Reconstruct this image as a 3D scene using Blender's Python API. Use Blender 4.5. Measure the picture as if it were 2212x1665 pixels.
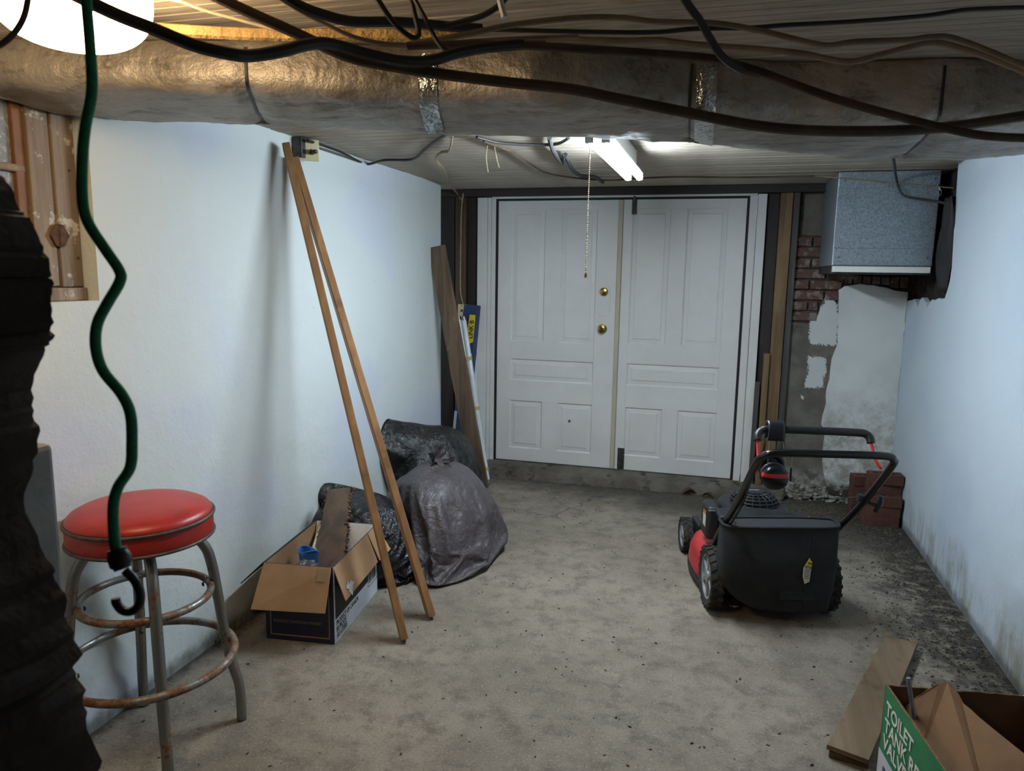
import bpy, bmesh, math, random
from mathutils import Vector, Matrix, noise
for o in list(bpy.data.objects): bpy.data.objects.remove(o, do_unlink=True)
random.seed(7)
SC = bpy.context.scene
COL = SC.collection
PI = math.pi
# ------------------------------------------------------------------ camera
FPX, CX, CY = 1590.0, 1106.0, 832.5
YAW, PITCH, ROLL = -0.276, -0.154, 0.015
CAM = Vector((1.704, -5.525, 1.598))
_f = Vector((math.sin(YAW)*math.cos(PITCH), math.cos(YAW)*math.cos(PITCH), math.sin(PITCH)))
_r = Vector((math.cos(YAW), -math.sin(YAW), 0)); _u = _r.cross(_f)
_r, _u = math.cos(ROLL)*_r + math.sin(ROLL)*_u, -math.sin(ROLL)*_r + math.cos(ROLL)*_u
cd = bpy.data.cameras.new('camera'); cam = bpy.data.objects.new('camera', cd); COL.objects.link(cam)
cam.matrix_world = Matrix(((_r.x, _u.x, -_f.x, CAM.x), (_r.y, _u.y, -_f.y, CAM.y), (_r.z, _u.z, -_f.z, CAM.z), (0, 0, 0, 1)))
cd.sensor_fit = 'HORIZONTAL'; cd.sensor_width = 36; cd.lens = FPX/2212*36
cd.clip_start = 0.02
cd.dof.use_dof = True; cd.dof.focus_distance = 3.6; cd.dof.aperture_fstop = 7.5
SC.camera = cam
# ------------------------------------------------------------------ world, exposure
w = bpy.data.worlds.new('world'); SC.world = w; w.use_nodes = True
w.node_tree.nodes['Background'].inputs[0].default_value = (0.75, 0.85, 1, 1)
w.node_tree.nodes['Background'].inputs[1].default_value = 0.25
vs = SC.view_settings
vs.view_transform = 'Standard'; vs.look = 'None'; vs.gamma = 1; vs.use_curve_mapping = False
vs.exposure = 1.15
TUBE_POWER = 72.0      # emission of the cool shop-light tubes
LAMP_POWER = 15.0      # emission of the warm ceiling globe

# ------------------------------------------------------------------ where a picture point lies in the room
def ray(x, y): return _f + _r*((x-CX)/FPX) - _u*((y-CY)/FPX)
def atZ(x, y, z): d = ray(x, y); return CAM + d*((z-CAM.z)/d.z)
def atY(x, y, v): d = ray(x, y); return CAM + d*((v-CAM.y)/d.y)
def atX(x, y, v): d = ray(x, y); return CAM + d*((v-CAM.x)/d.x)
def atD(x, y, v): return CAM + ray(x, y)*v

# ------------------------------------------------------------------ materials
def lin(h):
    h = h.lstrip('#'); c = [int(h[i:i+2], 16)/255 for i in (0, 2, 4)]
    return tuple(v/12.92 if v <= .04045 else ((v+.055)/1.055)**2.4 for v in c) + (1,)
class NT:
    def __init__(s, name):
        s.m = bpy.data.materials.new(name); s.m.use_nodes = True
        s.t = s.m.node_tree; s.b = s.t.nodes['Principled BSDF']; s.co = None
    def n(s, typ, **k):
        nd = s.t.nodes.new(typ)
        for a, b in k.items(): setattr(nd, a, b)
        return nd
    def L(s, a, b): s.t.links.new(a, b)
    def coord(s, scale=(1, 1, 1), rot=(0, 0, 0), loc=(0, 0, 0)):
        tc = s.n('ShaderNodeTexCoord'); mp = s.n('ShaderNodeMapping')
        mp.inputs['Scale'].default_value = scale; mp.inputs['Rotation'].default_value = rot; mp.inputs['Location'].default_value = loc
        s.L(tc.outputs['Object'], mp.inputs['Vector']); return mp.outputs[0]
    def noise(s, scale, detail=4, rough=.55, vec=None, dist=0):
        nd = s.n('ShaderNodeTexNoise'); nd.inputs['Scale'].default_value = scale; nd.inputs['Detail'].default_value = detail
        nd.inputs['Roughness'].default_value = rough; nd.inputs['Distortion'].default_value = dist
        s.L(vec if vec else s.coord(), nd.inputs['Vector']); return nd.outputs['Fac']
    def voro(s, scale, vec=None, out='Distance', feature='F1'):
        nd = s.n('ShaderNodeTexVoronoi', feature=feature); nd.inputs['Scale'].default_value = scale
        s.L(vec if vec else s.coord(), nd.inputs['Vector']); return nd.outputs[out]
    def ramp(s, fac, a, b):
        nd = s.n('ShaderNodeMapRange'); nd.interpolation_type = 'SMOOTHSTEP'
        nd.inputs['From Min'].default_value = a; nd.inputs['From Max'].default_value = b
        s.L(fac, nd.inputs['Value']); return nd.outputs[0]
    def mix(s, fac, a, b, blend='MIX'):
        nd = s.n('ShaderNodeMix', data_type='RGBA', blend_type=blend)
        for v, i in ((fac, 0), (a, 6), (b, 7)):
            if isinstance(v, (int, float)): nd.inputs[i].default_value = v
            elif isinstance(v, tuple): nd.inputs[i].default_value = v
            else: s.L(v, nd.inputs[i])
        return nd.outputs[2]
    def math(s, op, a, b=0.0, c=None):
        nd = s.n('ShaderNodeMath', operation=op)
        for i, v in enumerate((a, b) if c is None else (a, b, c)):
            if isinstance(v, (int, float)): nd.inputs[i].default_value = v
            else: s.L(v, nd.inputs[i])
        return nd.outputs[0]
    def xyz(s):
        tc = s.n('ShaderNodeTexCoord'); sp = s.n('ShaderNodeSeparateXYZ'); s.L(tc.outputs['Object'], sp.inputs[0]); return sp.outputs
    def bump(s, h, strength=.3, dist=.01, prev=None):
        nd = s.n('ShaderNodeBump'); nd.inputs['Strength'].default_value = strength; nd.inputs['Distance'].default_value = dist
        s.L(h, nd.inputs['Height'])
        if prev: s.L(prev, nd.inputs['Normal'])
        return nd.outputs[0]
    def fin(s, color, rough=.7, metal=0, normal=None, **k):
        def put(sock, v):
            if v is None: return
            if isinstance(v, (int, float, tuple)): s.b.inputs[sock].default_value = v
            else: s.L(v, s.b.inputs[sock])
        put('Base Color', color); put('Roughness', rough); put('Metallic', metal); put('Normal', normal)
        for a, b in k.items(): put(a.replace('_', ' '), b)
        return s.m
MAT = {}
def simple(name, c1, c2=None, scale=8, rough=.6, metal=0, bump=0, bscale=60, bdist=.004, stretch=None, c3=None, t3=(.58, .68), s3=5, **k):
    if name in MAT: return MAT[name]
    t = NT(name); c1 = lin(c1); col = c1
    vec = t.coord(scale=stretch) if stretch else None
    if c2: col = t.mix(t.ramp(t.noise(scale, 5, .6, vec), .35, .65), c1, lin(c2))
    if c3: col = t.mix(t.ramp(t.noise(s3, 6, .65), *t3), col, lin(c3))
    nm = t.bump(t.noise(bscale, 4, .6, vec), bump, bdist) if bump else None
    MAT[name] = t.fin(col, rough, metal, nm, **k); return MAT[name]
def wood(name, c1, c2, c3=None, axis=2, scale=14, rough=.65, bump=.3, s3=3, t3=(.55, .7)):
    if name in MAT: return MAT[name]
    t = NT(name); sc = [1, 1, 1]; sc[axis] = .06
    v = t.coord(scale=tuple(sc)); g = t.noise(scale, 6, .6, v, .4); g2 = t.noise(scale*6, 3, .6, v)
    col = t.mix(t.ramp(g, .35, .65), lin(c1), lin(c2)); col = t.mix(t.math('MULTIPLY', t.ramp(g2, .5, .75), .35), col, lin(c2))
    if c3: col = t.mix(t.ramp(t.noise(s3, 6, .7), *t3), col, lin(c3))
    MAT[name] = t.fin(col, rough, 0, t.bump(g2, bump, .003)); return MAT[name]

def M_floor():
    t = NT('concrete_floor'); P = t.xyz()
    n1 = t.noise(1.3, 7, .65); n2 = t.noise(9, 6, .7); n3 = t.noise(70, 4, .7)
    col = t.mix(t.ramp(n1, .35, .68), lin('#786e5f'), lin('#8f8474'))
    col = t.mix(t.ramp(n2, .42, .7), col, lin('#655c4f'))
    col = t.mix(t.math('MULTIPLY', t.ramp(t.noise(110, 4, .75), .54, .7), .6), col, lin('#bdb7ad'))
    col = t.mix(t.math('MULTIPLY', t.ramp(t.noise(95, 3, .7, t.coord(loc=(4, 2, 0))), .58, .68), .75), col, lin('#453e34'))
    # soil washed in along the right-hand wall, with a ragged edge
    e = t.math('ADD', P[0], t.math('MULTIPLY', t.math('SUBTRACT', t.noise(4, 6, .7), .5), .9))
    soil = t.ramp(e, 2.4, 2.8); f2 = t.ramp(t.noise(16, 5, .7), .3, .55)
    col = t.mix(t.math('MULTIPLY', t.math('MULTIPLY', soil, f2), .92), col, lin('#1d1a17'))
    # soil at the back by the masonry
    e2 = t.math('ADD', t.math('ADD', P[1], t.math('MULTIPLY', P[0], .25)), t.math('MULTIPLY', t.math('SUBTRACT', t.noise(3, 6, .7), .5), .9))
    col = t.mix(t.math('MULTIPLY', t.ramp(e2, -.55, .05), .8), col, lin('#2f2a25'))
    # a dirty strip along the left wall
    e3 = t.math('ADD', P[0], t.math('MULTIPLY', t.math('SUBTRACT', t.noise(14, 6, .7), .5), .12))
    col = t.mix(t.math('MULTIPLY', t.ramp(e3, -.24, -.31), .85), col, lin('#2d2a26'))
    # hairline slab cracks
    v = t.n('ShaderNodeTexVoronoi', feature='DISTANCE_TO_EDGE'); v.inputs['Scale'].default_value = .55
    nz = t.n('ShaderNodeTexNoise'); nz.inputs['Scale'].default_value = 6; nz.inputs['Detail'].default_value = 6; t.L(t.coord(), nz.inputs['Vector'])
    vm = t.n('ShaderNodeMix', data_type='VECTOR'); vm.inputs[0].default_value = .12
    t.L(t.coord(loc=(.3, .1, 0)), vm.inputs[4]); t.L(nz.outputs['Color'], vm.inputs[5]); t.L(vm.outputs[1], v.inputs['Vector'])
    crack = t.math('MULTIPLY', t.ramp(v.outputs['Distance'], .003, .0005), t.ramp(P[1], -1.3, -.8))
    col = t.mix(t.math('MULTIPLY', crack, .7), col, lin('#2b2723'))
    h = t.math('ADD', t.math('MULTIPLY', n3, .5), n2)
    MAT['floor'] = t.fin(col, t.math('ADD', .62, t.math('MULTIPLY', n2, .3)), 0, t.bump(h, .45, .012))
def plaster(name, base, tint, stain, dirt_h=.28, tint_t=(.52, .56), rough=.75):
    t = NT(name); P = t.xyz()
    col = t.mix(t.ramp(t.noise(.9, 3, .5), .3, .7), lin(base), lin(base))
    col = t.mix(t.math('MULTIPLY', t.ramp(t.noise(1.15, 2, .4, t.coord(loc=(3, 1, 4))), *tint_t), .75), lin(base), lin(tint))
    streak = t.noise(7, 6, .7, t.coord(scale=(1, 1, .25)))
    hz = t.math('SUBTRACT', P[2], t.math('MULTIPLY', t.math('SUBTRACT', t.noise(3.5, 6, .7), .42), dirt_h*2.6))
    low = t.ramp(hz, dirt_h, 0.0)
    col = t.mix(t.math('MULTIPLY', t.math('MULTIPLY', low, t.ramp(streak, .38, .62)), .85), col, lin(stain))
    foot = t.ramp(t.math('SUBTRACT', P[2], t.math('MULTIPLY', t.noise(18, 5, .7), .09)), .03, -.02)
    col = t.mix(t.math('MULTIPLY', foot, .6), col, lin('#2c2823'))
    sp = t.ramp(t.noise(26, 3, .8), .705, .735)
    col = t.mix(t.math('MULTIPLY', sp, .5), col, lin('#77726a'))
    n = t.bump(t.noise(5, 3, .5), .35, .03); n = t.bump(t.noise(70, 5, .65), .35, .006, n)
    MAT[name] = t.fin(col, rough, 0, n)
M_floor()
plaster('plaster_left', '#cbd1cf', '#c5cad6', '#8f8b80', .08, (.5, .6))
plaster('plaster_right', '#c0ccd5', '#b7c4d3', '#8d8a78', .26, (.45, .6))
def M_stucco():
    t = NT('grey_stucco'); P = t.xyz()
    col = t.mix(t.ramp(t.noise(5, 6, .65), .35, .65), lin('#6f6a61'), lin('#59544c'))
    col = t.mix(t.ramp(t.noise(2.2, 6, .7), .55, .72), col, lin('#3f3a34'))
    # two brushed patches of white paint and a splash
    def patch(cx, cz, hx, hz, soft=.045):
        dx = t.math('SUBTRACT', t.math('ABSOLUTE', t.math('SUBTRACT', P[0], cx)), hx)
        dz = t.math('SUBTRACT', t.math('ABSOLUTE', t.math('SUBTRACT', P[2], cz)), hz)
        d = t.math('MAXIMUM', dx, dz); nz = t.math('ADD', t.math('MULTIPLY', t.math('SUBTRACT', t.noise(9, 3, .6), .5), .09), t.math('MULTIPLY', t.math('SUBTRACT', t.noise(75, 3, .7), .5), soft))
        return t.ramp(t.math('ADD', d, nz), .004, -.004)
    p = t.math('MAXIMUM', patch(2.395, 1.27, .085, .14, .07), patch(2.36, .93, .055, .11, .05))
    p = t.math('MAXIMUM', p, patch(2.285, .74, .012, .018, .03)); p = t.math('MAXIMUM', p, patch(2.41, 1.42, .03, .03, .03))
    col = t.mix(p, col, lin('#c3c6c4'))
    wht = t.ramp(t.math('ADD', P[2], t.math('MULTIPLY', t.noise(8, 5, .7), .25)), .42, .2)
    col = t.mix(t.math('MULTIPLY', wht, t.ramp(t.noise(12, 6, .7), .4, .6)), col, lin('#a5a39a'))
    n = t.bump(t.noise(22, 6, .7), .6, .012)
    MAT['stucco'] = t.fin(col, .9, 0, n)
M_stucco()
def M_backplaster():
    t = NT('back_plaster'); P = t.xyz()
    col = t.mix(t.ramp(t.noise(2, 3, .5), .35, .65), lin('#d3d7d4'), lin('#c4c9c6'))
    z2 = t.math('SUBTRACT', P[2], t.math('MULTIPLY', t.math('SUBTRACT', t.noise(4, 6, .7), .5), .9))
    low = t.ramp(z2, .95, .3)
    col = t.mix(t.math('MULTIPLY', t.math('MULTIPLY', low, t.ramp(t.noise(9, 6, .75), .36, .62)), .85), col, lin('#8a877c'))
    col = t.mix(t.math('MULTIPLY', t.math('MULTIPLY', low, t.ramp(t.noise(6, 5, .7, t.coord(loc=(5, 2, 1))), .56, .66)), .7), col, lin('#8d8467'))
    col = t.mix(t.ramp(t.math('SUBTRACT', P[2], t.math('MULTIPLY', t.noise(13, 5, .7), .22)), .05, -.02), col, lin('#3a352f'))
    n = t.bump(t.noise(6, 4, .6), .4, .03); n = t.bump(t.noise(45, 5, .7), .5, .008, n)
    MAT['back_plaster'] = t.fin(col, .85, 0, n)
M_backplaster()
def M_ceiling():
    t = NT('ceiling_boards'); v = t.coord(scale=(.05, 1, 1))
    g = t.noise(20, 6, .6, v); g2 = t.noise(90, 4, .6, v)
    col = t.mix(t.ramp(g, .35, .68), lin('#b3a795'), lin('#94897a'))
    col = t.mix(t.ramp(g2, .52, .72), col, lin('#786c5e'))
    col = t.mix(t.math('MULTIPLY', t.ramp(t.noise(3, 5, .6), .5, .75), .6), col, lin('#75695c'))
    MAT['ceiling'] = t.fin(col, .75, 0, t.bump(g2, .4, .004))
M_ceiling()
def M_galv():
    t = NT('galvanized_sheet'); v = t.n('ShaderNodeTexVoronoi'); v.inputs['Scale'].default_value = 120; t.L(t.coord(), v.inputs['Vector'])
    g = t.ramp(v.outputs['Color'], .1, .9); nz = t.noise(120, 3, .6)
    col = t.mix(g, lin('#8b969e'), lin('#a2acb2')); col = t.mix(t.ramp(nz, .5, .66), col, lin('#7b868e'))
    MAT['galv'] = t.fin(col, .5, .75, t.bump(nz, .1, .002))
M_galv()
def M_foil():
    t = NT('foil_wrap')
    n1 = t.noise(5, 6, .65); n2 = t.noise(30, 5, .6); d = t.noise(16, 7, .75, t.coord(scale=(.35, 1, 1)))
    col = t.mix(t.ramp(n1, .35, .7), lin('#a8a096'), lin('#8a8379')); col = t.mix(t.math('MULTIPLY', t.ramp(d, .5, .66), .7), col, lin('#5d554a'))
    nm = t.bump(n1, .5, .05); nm = t.bump(n2, .4, .012, nm)
    MAT['foil'] = t.fin(col, t.math('ADD', .38, t.math('MULTIPLY', d, .3)), .55, nm)
M_foil()
def M_bag(name, c, rough, spec=.5):
    t = NT(name)
    n1 = t.noise(7, 5, .6, None, 1.2); n2 = t.noise(24, 5, .65, t.coord(scale=(1, 1, .5)), .8); n3 = t.noise(70, 3, .6)
    nm = t.bump(n1, .5, .05); nm = t.bump(n2, .6, .018, nm); nm = t.bump(n3, .25, .004, nm)
    dust = t.ramp(t.noise(9, 5, .7), .45, .75)
    MAT[name] = t.fin(lin(c), t.math('ADD', rough, t.math('MULTIPLY', dust, .25)), 0, nm, Specular_IOR_Level=spec)
M_bag('bag_black', '#151515', .26); M_bag('bag_grey', '#4a4345', .33); M_bag('bag_left', '#161516', .12)
def M_steel():
    t = NT('rusty_steel'); r = t.ramp(t.noise(14, 7, .75), .55, .62); r2 = t.noise(60, 5, .7)
    col = t.mix(r, lin('#8a8a86'), t.mix(t.ramp(r2, .4, .6), lin('#5d3a22'), lin('#7c5233')))
    MAT['rusty_steel'] = t.fin(col, t.math('ADD', .33, t.math('MULTIPLY', r, .45)), t.math('SUBTRACT', .85, t.math('MULTIPLY', r, .8)), t.bump(r2, .3, .002))
    t = NT('rusty_ring'); r = t.ramp(t.noise(9, 7, .75), .42, .56); r2 = t.noise(60, 5, .7)
    col = t.mix(r, lin('#8a8a86'), t.mix(t.ramp(r2, .4, .6), lin('#5d3f2a'), lin('#80593c')))
    MAT['rusty_ring'] = t.fin(col, t.math('ADD', .35, t.math('MULTIPLY', r, .4)), t.math('SUBTRACT', .8, t.math('MULTIPLY', r, .75)), t.bump(r2, .3, .002))
M_steel()
def emis(name, color, power):
    t = NT(name); t.fin((1, 1, 1, 1), .4)
    t.b.inputs['Emission Color'].default_value = color; t.b.inputs['Emission Strength'].default_value = power
    MAT[name] = t.m
emis('tube_light', (.74, .88, 1, 1), TUBE_POWER); emis('globe_light', (1, .73, .42, 1), LAMP_POWER)
wood('dark_post', '#2c241e', '#1d1815', '#3b3129'); wood('brown_stud', '#5a4130', '#3c2a1f'); wood('yellow_stud', '#7b6242', '#5b4529', scale=30)
wood('header_wood', '#2b2420', '#1c1815', axis=0); wood('grey_post', '#4a4743', '#35322f')
wood('trim_wood', '#a27a50', '#84603b', '#6b4c2f', scale=18, rough=.55); wood('weathered', '#6d5843', '#4c3c2f', '#806b55', scale=20)
wood('window_wood', '#8f7d68', '#6b5a49', '#b9b1a2', s3=9, t3=(.56, .62)); wood('floor_plank', '#7d6850', '#6a573f', '#56452f', axis=1, rough=.75, s3=7)
wood('bark_board', '#5d4a3a', '#42342a', axis=1)
simple('bark', '#7a5a35', '#4a341f', scale=40, rough=.95, bump=.9, bscale=50, bdist=.02)
simple('white_paint', '#d8d8d4', '#cfcfcb', scale=3, rough=.5, bump=.15, bscale=40, bdist=.003, c3='#8d8a82', t3=(.72, .78), s3=22)
simple('door_paint', '#dcdcd9', '#d5d5d2', scale=3, rough=.45, bump=.15, bscale=30, bdist=.003, c3='#8a867c', t3=(.73, .78), s3=25)
simple('cream_paint', '#bdb49f', '#b2aa98', scale=5, rough=.5)
simple('black_strip', '#141414', rough=.7); simple('black_plastic', '#17181a', '#202124', rough=.42, scale=20); simple('black_metal', '#0f1011', rough=.28)
simple('brass', '#b59a5b', '#8f7540', scale=40, rough=.25, metal=1); simple('dark_steel', '#565350', '#3d3a37', scale=30, rough=.5, metal=.7)
simple('red_vinyl', '#ad2a22', '#9c231d', scale=6, rough=.38, bump=.1, bscale=120, bdist=.001, c3='#8f2a22', t3=(.6, .75)); simple('bead_trim', '#5d5348', '#453b32', scale=30, rough=.5, metal=.4)
simple('cardboard', '#a07d5b', '#93714f', scale=6, rough=.85, bump=.1, bscale=90, bdist=.002); simple('cardboard_dark', '#6a4c33', '#5b402a', scale=7, rough=.9, c3='#4a3322')
simple('cardboard_shaded', '#8a6848', '#77573a', scale=5, rough=.85, c3='#5f452e', t3=(.55, .7)); simple('cardboard_edge', '#5e452e', '#8a6a48', scale=150, rough=.95)  # inner flap's card tone is darkened to carry the shadow on it
simple('print_navy', '#1c1a33', '#221f3b', rough=.5); simple('print_black', '#1c1b1b', '#262525', rough=.55); simple('print_white', '#c2c5ca', '#b4b8bd', rough=.6); simple('gold_ink', '#8f7444', rough=.45)
simple('ink', '#101012', rough=.6); simple('print_green', '#1f7a4a', '#1b7044', rough=.5); simple('letter_white', '#dcdad2', rough=.6)
simple('glove_blue', '#2f6fc4', '#2a62b0', rough=.45, bump=.2, bscale=60); simple('foam_white', '#d2cdc3', '#c4bdb0', rough=.8)
t = NT('clear_plastic'); MAT['clear'] = t.fin(lin('#cfd3d3'), .15, 0, t.bump(t.noise(40, 4, .6), .6, .01), Transmission_Weight=.85)
t = NT('window_glass'); MAT['glass'] = t.fin(t.mix(t.ramp(t.noise(60, 4, .7), .5, .65), lin('#85888c'), lin('#b9bcc0')), .35, 0, t.bump(t.noise(50, 4, .7), .5, .01), Transmission_Weight=.25)
simple('orange_wood', '#7d5230', '#6a4427', rough=.6); simple('rust', '#5b3d2a', '#43301f', scale=40, rough=.9, bump=.5)
simple('brick_red', '#5e433a', '#4a3832', scale=14, rough=.95, bump=.7, bscale=45, bdist=.01, c3='#7d7268', t3=(.47, .62), s3=14)
simple('brick_brown', '#573529', '#4b2c22', scale=9, rough=.9, bump=.35, bscale=90, bdist=.004, c3='#6b5145', t3=(.6, .75), s3=20)
simple('mortar', '#4d463f', '#38322c', scale=20, rough=.95, bump=.8, bscale=40, bdist=.012)
simple('dark_masonry', '#2e2520', '#1d1714', scale=9, rough=.95, bump=.9, bscale=18, bdist=.04); simple('front_masonry', '#40362f', '#2a2320', scale=5, rough=.95, bump=.5, bscale=12, bdist=.02, c3='#55402f')
simple('grey_jamb', '#8a8885', '#7a7875', rough=.85, bump=.3); simple('void', '#0c0a09', rough=1); simple('tar_paper', '#1d1b1c', '#262324', rough=.7, bump=.4, bscale=20)
simple('concrete', '#6b655b', '#544d44', scale=6, rough=.9, bump=.8, bscale=18, bdist=.02, c3='#3a342d', t3=(.54, .66), s3=7)
simple('cable_black', '#1b1918', '#2b2521', scale=12, rough=.55); simple('cable_brown', '#5a4636', '#3c2f26', scale=9, rough=.7, bump=.3, bscale=80); simple('cable_tan', '#8f7c64', '#75654f', scale=10, rough=.75)
simple('cable_grey', '#3f3e3d', '#2e2d2d', scale=10, rough=.7); simple('cable_cream', '#9c8f72', '#877a60', scale=20, rough=.6); simple('cream_plastic', '#c9bb95', rough=.45); simple('bungee', '#2c8a60', '#23744f', scale=200, rough=.8)
simple('pipe_wrap', '#a98a55', '#8b6f43', scale=9, rough=.9, bump=.7, bscale=30, bdist=.02, c3='#5f4a2c'); simple('foil_tape', '#c6c9c9', '#9d9d98', scale=14, rough=.2, metal=.95, bump=.7, bscale=25, bdist=.02)
simple('white_metal', '#c9cccd', rough=.4); simple('tube_glass', '#d6d9da', '#cdd0d1', rough=.2); simple('tape_yellow', '#b59a5c', rough=.6)
simple('carton_blue', '#24385e', '#1e2f52', rough=.5); simple('carton_yellow', '#d6bf2f', rough=.5); simple('carton_tan', '#9a8466', '#8a7557', rough=.8)
simple('mower_red', '#b3262a', '#a52025', scale=9, rough=.35, c3='#7c3a33', t3=(.64, .75)); simple('tire', '#25231f', '#36322b', scale=30, rough=.9, bump=.5, bscale=60, c3='#5d5548', t3=(.6, .72), s3=30)
simple('hub_grey', '#8d9091', '#7d8081', rough=.5); simple('bag_cloth', '#1b1c1e', '#232426', scale=12, rough=.9, bump=.25, bscale=200, bdist=.001); simple('engine_black', '#1b1c1e', '#26272a', scale=10, rough=.5)
simple('red_plastic', '#c22a25', rough=.35); simple('green_plastic', '#4fa321', rough=.5); simple('pad_vinyl', '#20242c', '#1a1d24', rough=.35); simple('wire_steel', '#8f8b80', rough=.35, metal=.9)
simple('tag_white', '#c9c5b6', rough=.6); simple('tag_yellow', '#cbbf2a', rough=.6); simple('orange_label', '#b06a3a', rough=.6); simple('leaf_brown', '#4f3424', '#3d281c', rough=.8); simple('chips', '#8f8672', '#5a5042', scale=60, rough=.95)
simple('pipe_steel', '#9aa0a8', '#858b92', scale=40, rough=.5, metal=.4); simple('rotten', '#4c4134', '#3a3128', scale=30, rough=1, bump=.9, bscale=60, bdist=.02)

# ------------------------------------------------------------------ mesh helpers
class MB:
    def __init__(s): s.v = []; s.f = []
    def add(s, vs, fs, mx=None):
        k = len(s.v); s.v += [tuple(mx @ Vector(p)) if mx else tuple(p) for p in vs]; s.f += [tuple(i+k for i in f) for f in fs]; return s
    def box(s, lo, hi, mx=None):
        x0, y0, z0 = lo; x1, y1, z1 = hi
        return s.add([(x0,y0,z0),(x1,y0,z0),(x1,y1,z0),(x0,y1,z0),(x0,y0,z1),(x1,y0,z1),(x1,y1,z1),(x0,y1,z1)],
                     [(3,2,1,0),(4,5,6,7),(0,1,5,4),(1,2,6,5),(2,3,7,6),(3,0,4,7)], mx)
    def prism(s, pts, ext, mx=None):            # polygon of 3-D points pushed along ext
        n = len(pts); e = Vector(ext); a = [Vector(p) for p in pts]
        return s.add([tuple(p) for p in a] + [tuple(p+e) for p in a], [tuple(range(n-1, -1, -1)), tuple(range(n, 2*n))] + [(i, (i+1) % n, n+(i+1) % n, n+i) for i in range(n)], mx)
    def tube(s, pts, r, seg=8, closed=False, cap=True, flat=None, mx=None):
        P = [Vector(p) for p in pts]; n = len(P); rr = r if isinstance(r, (list, tuple)) else [r]*n
        up = None; rings = []
        for i in range(n):
            if closed: t = P[(i+1) % n] - P[i-1]
            else: t = P[min(i+1, n-1)] - P[max(i-1, 0)]
            t.normalize()
            if up is None: up = Vector((0, 0, 1)) if abs(t.z) < .9 else Vector((0, 1, 0))
            up = (up - t*up.dot(t)).normalized(); sd = t.cross(up)
            rings.append([P[i] + (sd*math.cos(a)*(flat or 1) + up*math.sin(a))*rr[i] for a in [2*PI*j/seg for j in range(seg)]])
        vs = [tuple(p) for rg in rings for p in rg]; fs = []
        for i in range(n if closed else n-1):
            a, b = i*seg, ((i+1) % n)*seg
            fs += [(a+j, a+(j+1) % seg, b+(j+1) % seg, b+j) for j in range(seg)]
        if not closed and cap: fs += [tuple(range(seg-1, -1, -1)), tuple((n-1)*seg+j for j in range(seg))]
        return s.add(vs, fs, mx)
    def lathe(s, prof, seg=32, mx=None, sx=1, sy=1, cap=True):    # (radius, z) profile about z
        vs = []; fs = []; n = len(prof)
        for r, z in prof: vs += [(r*sx*math.cos(2*PI*j/seg), r*sy*math.sin(2*PI*j/seg), z) for j in range(seg)]
        for i in range(n-1): fs += [(i*seg+j, i*seg+(j+1) % seg, (i+1)*seg+(j+1) % seg, (i+1)*seg+j) for j in range(seg)]
        if cap and prof[0][0] > 1e-5: fs.append(tuple(range(seg-1, -1, -1)))
        if cap and prof[-1][0] > 1e-5: fs.append(tuple((n-1)*seg+j for j in range(seg)))
        return s.add(vs, fs, mx)
    def grid(s, fn, nu, nv):
        vs = [tuple(fn(i/nu, j/nv)) for i in range(nu+1) for j in range(nv+1)]
        return s.add(vs, [(i*(nv+1)+j, (i+1)*(nv+1)+j, (i+1)*(nv+1)+j+1, i*(nv+1)+j+1) for i in range(nu) for j in range(nv)])
    def build(s, name, mat, parent=None, smooth=None, bevel=0, seg=2, origin=None, solid=0, sub=0):
        o3 = Vector(origin) if origin is not None else None
        vs = [tuple(Vector(p)-o3) for p in s.v] if o3 is not None else s.v
        me = bpy.data.meshes.new(name); me.from_pydata(vs, [], s.f); me.validate()
        bm = bmesh.new(); bm.from_mesh(me); bmesh.ops.recalc_face_normals(bm, faces=bm.faces); bm.to_mesh(me); bm.free()
        me.materials.append(MAT[mat])
        if smooth:
            for p in me.polygons: p.use_smooth = True
            if smooth != 'all': me.set_sharp_from_angle(angle=math.radians(smooth if smooth is not True else 40))
        o = bpy.data.objects.new(name, me); COL.objects.link(o)
        if o3 is not None: o.location = o3
        if parent: o.parent = parent
        if solid: md = o.modifiers.new('s', 'SOLIDIFY'); md.thickness = solid; md.offset = 0
        if bevel: md = o.modifiers.new('b', 'BEVEL'); md.width = bevel; md.segments = seg; md.limit_method = 'ANGLE'
        if sub: md = o.modifiers.new('u', 'SUBSURF'); md.levels = sub; md.render_levels = sub
        return o
def tag(o, label, cat, group=None):
    o['label'] = label; o['category'] = cat
    if group: o['group'] = group
    return o
def struct(o, label=None, cat=None):
    o['kind'] = 'structure'
    if label: o['label'] = label
    if cat: o['category'] = cat
    return o
def thing(name, label, cat, loc=(0, 0, 0), rotz=0, group=None):
    o = bpy.data.objects.new(name, None); COL.objects.link(o); o.empty_display_size = .1
    o.location = loc; o.rotation_euler = (0, 0, rotz); return tag(o, label, cat, group)
def share(src, name, parent, loc=(0, 0, 0), rot=(0, 0, 0)):
    o = bpy.data.objects.new(name, src.data); COL.objects.link(o); o.parent = parent; o.location = loc; o.rotation_euler = rot
    for m in src.modifiers:
        if m.type == 'BEVEL': k = o.modifiers.new('b', 'BEVEL'); k.width = m.width; k.segments = m.segments; k.limit_method = 'ANGLE'
    return o
def frame(origin, right, up):
    r = Vector(right).normalized(); n = r.cross(Vector(up)).normalized(); u = n.cross(r)
    return Matrix(((r.x, u.x, n.x, origin[0]), (r.y, u.y, n.y, origin[1]), (r.z, u.z, n.z, origin[2]), (0, 0, 0, 1)))
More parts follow.
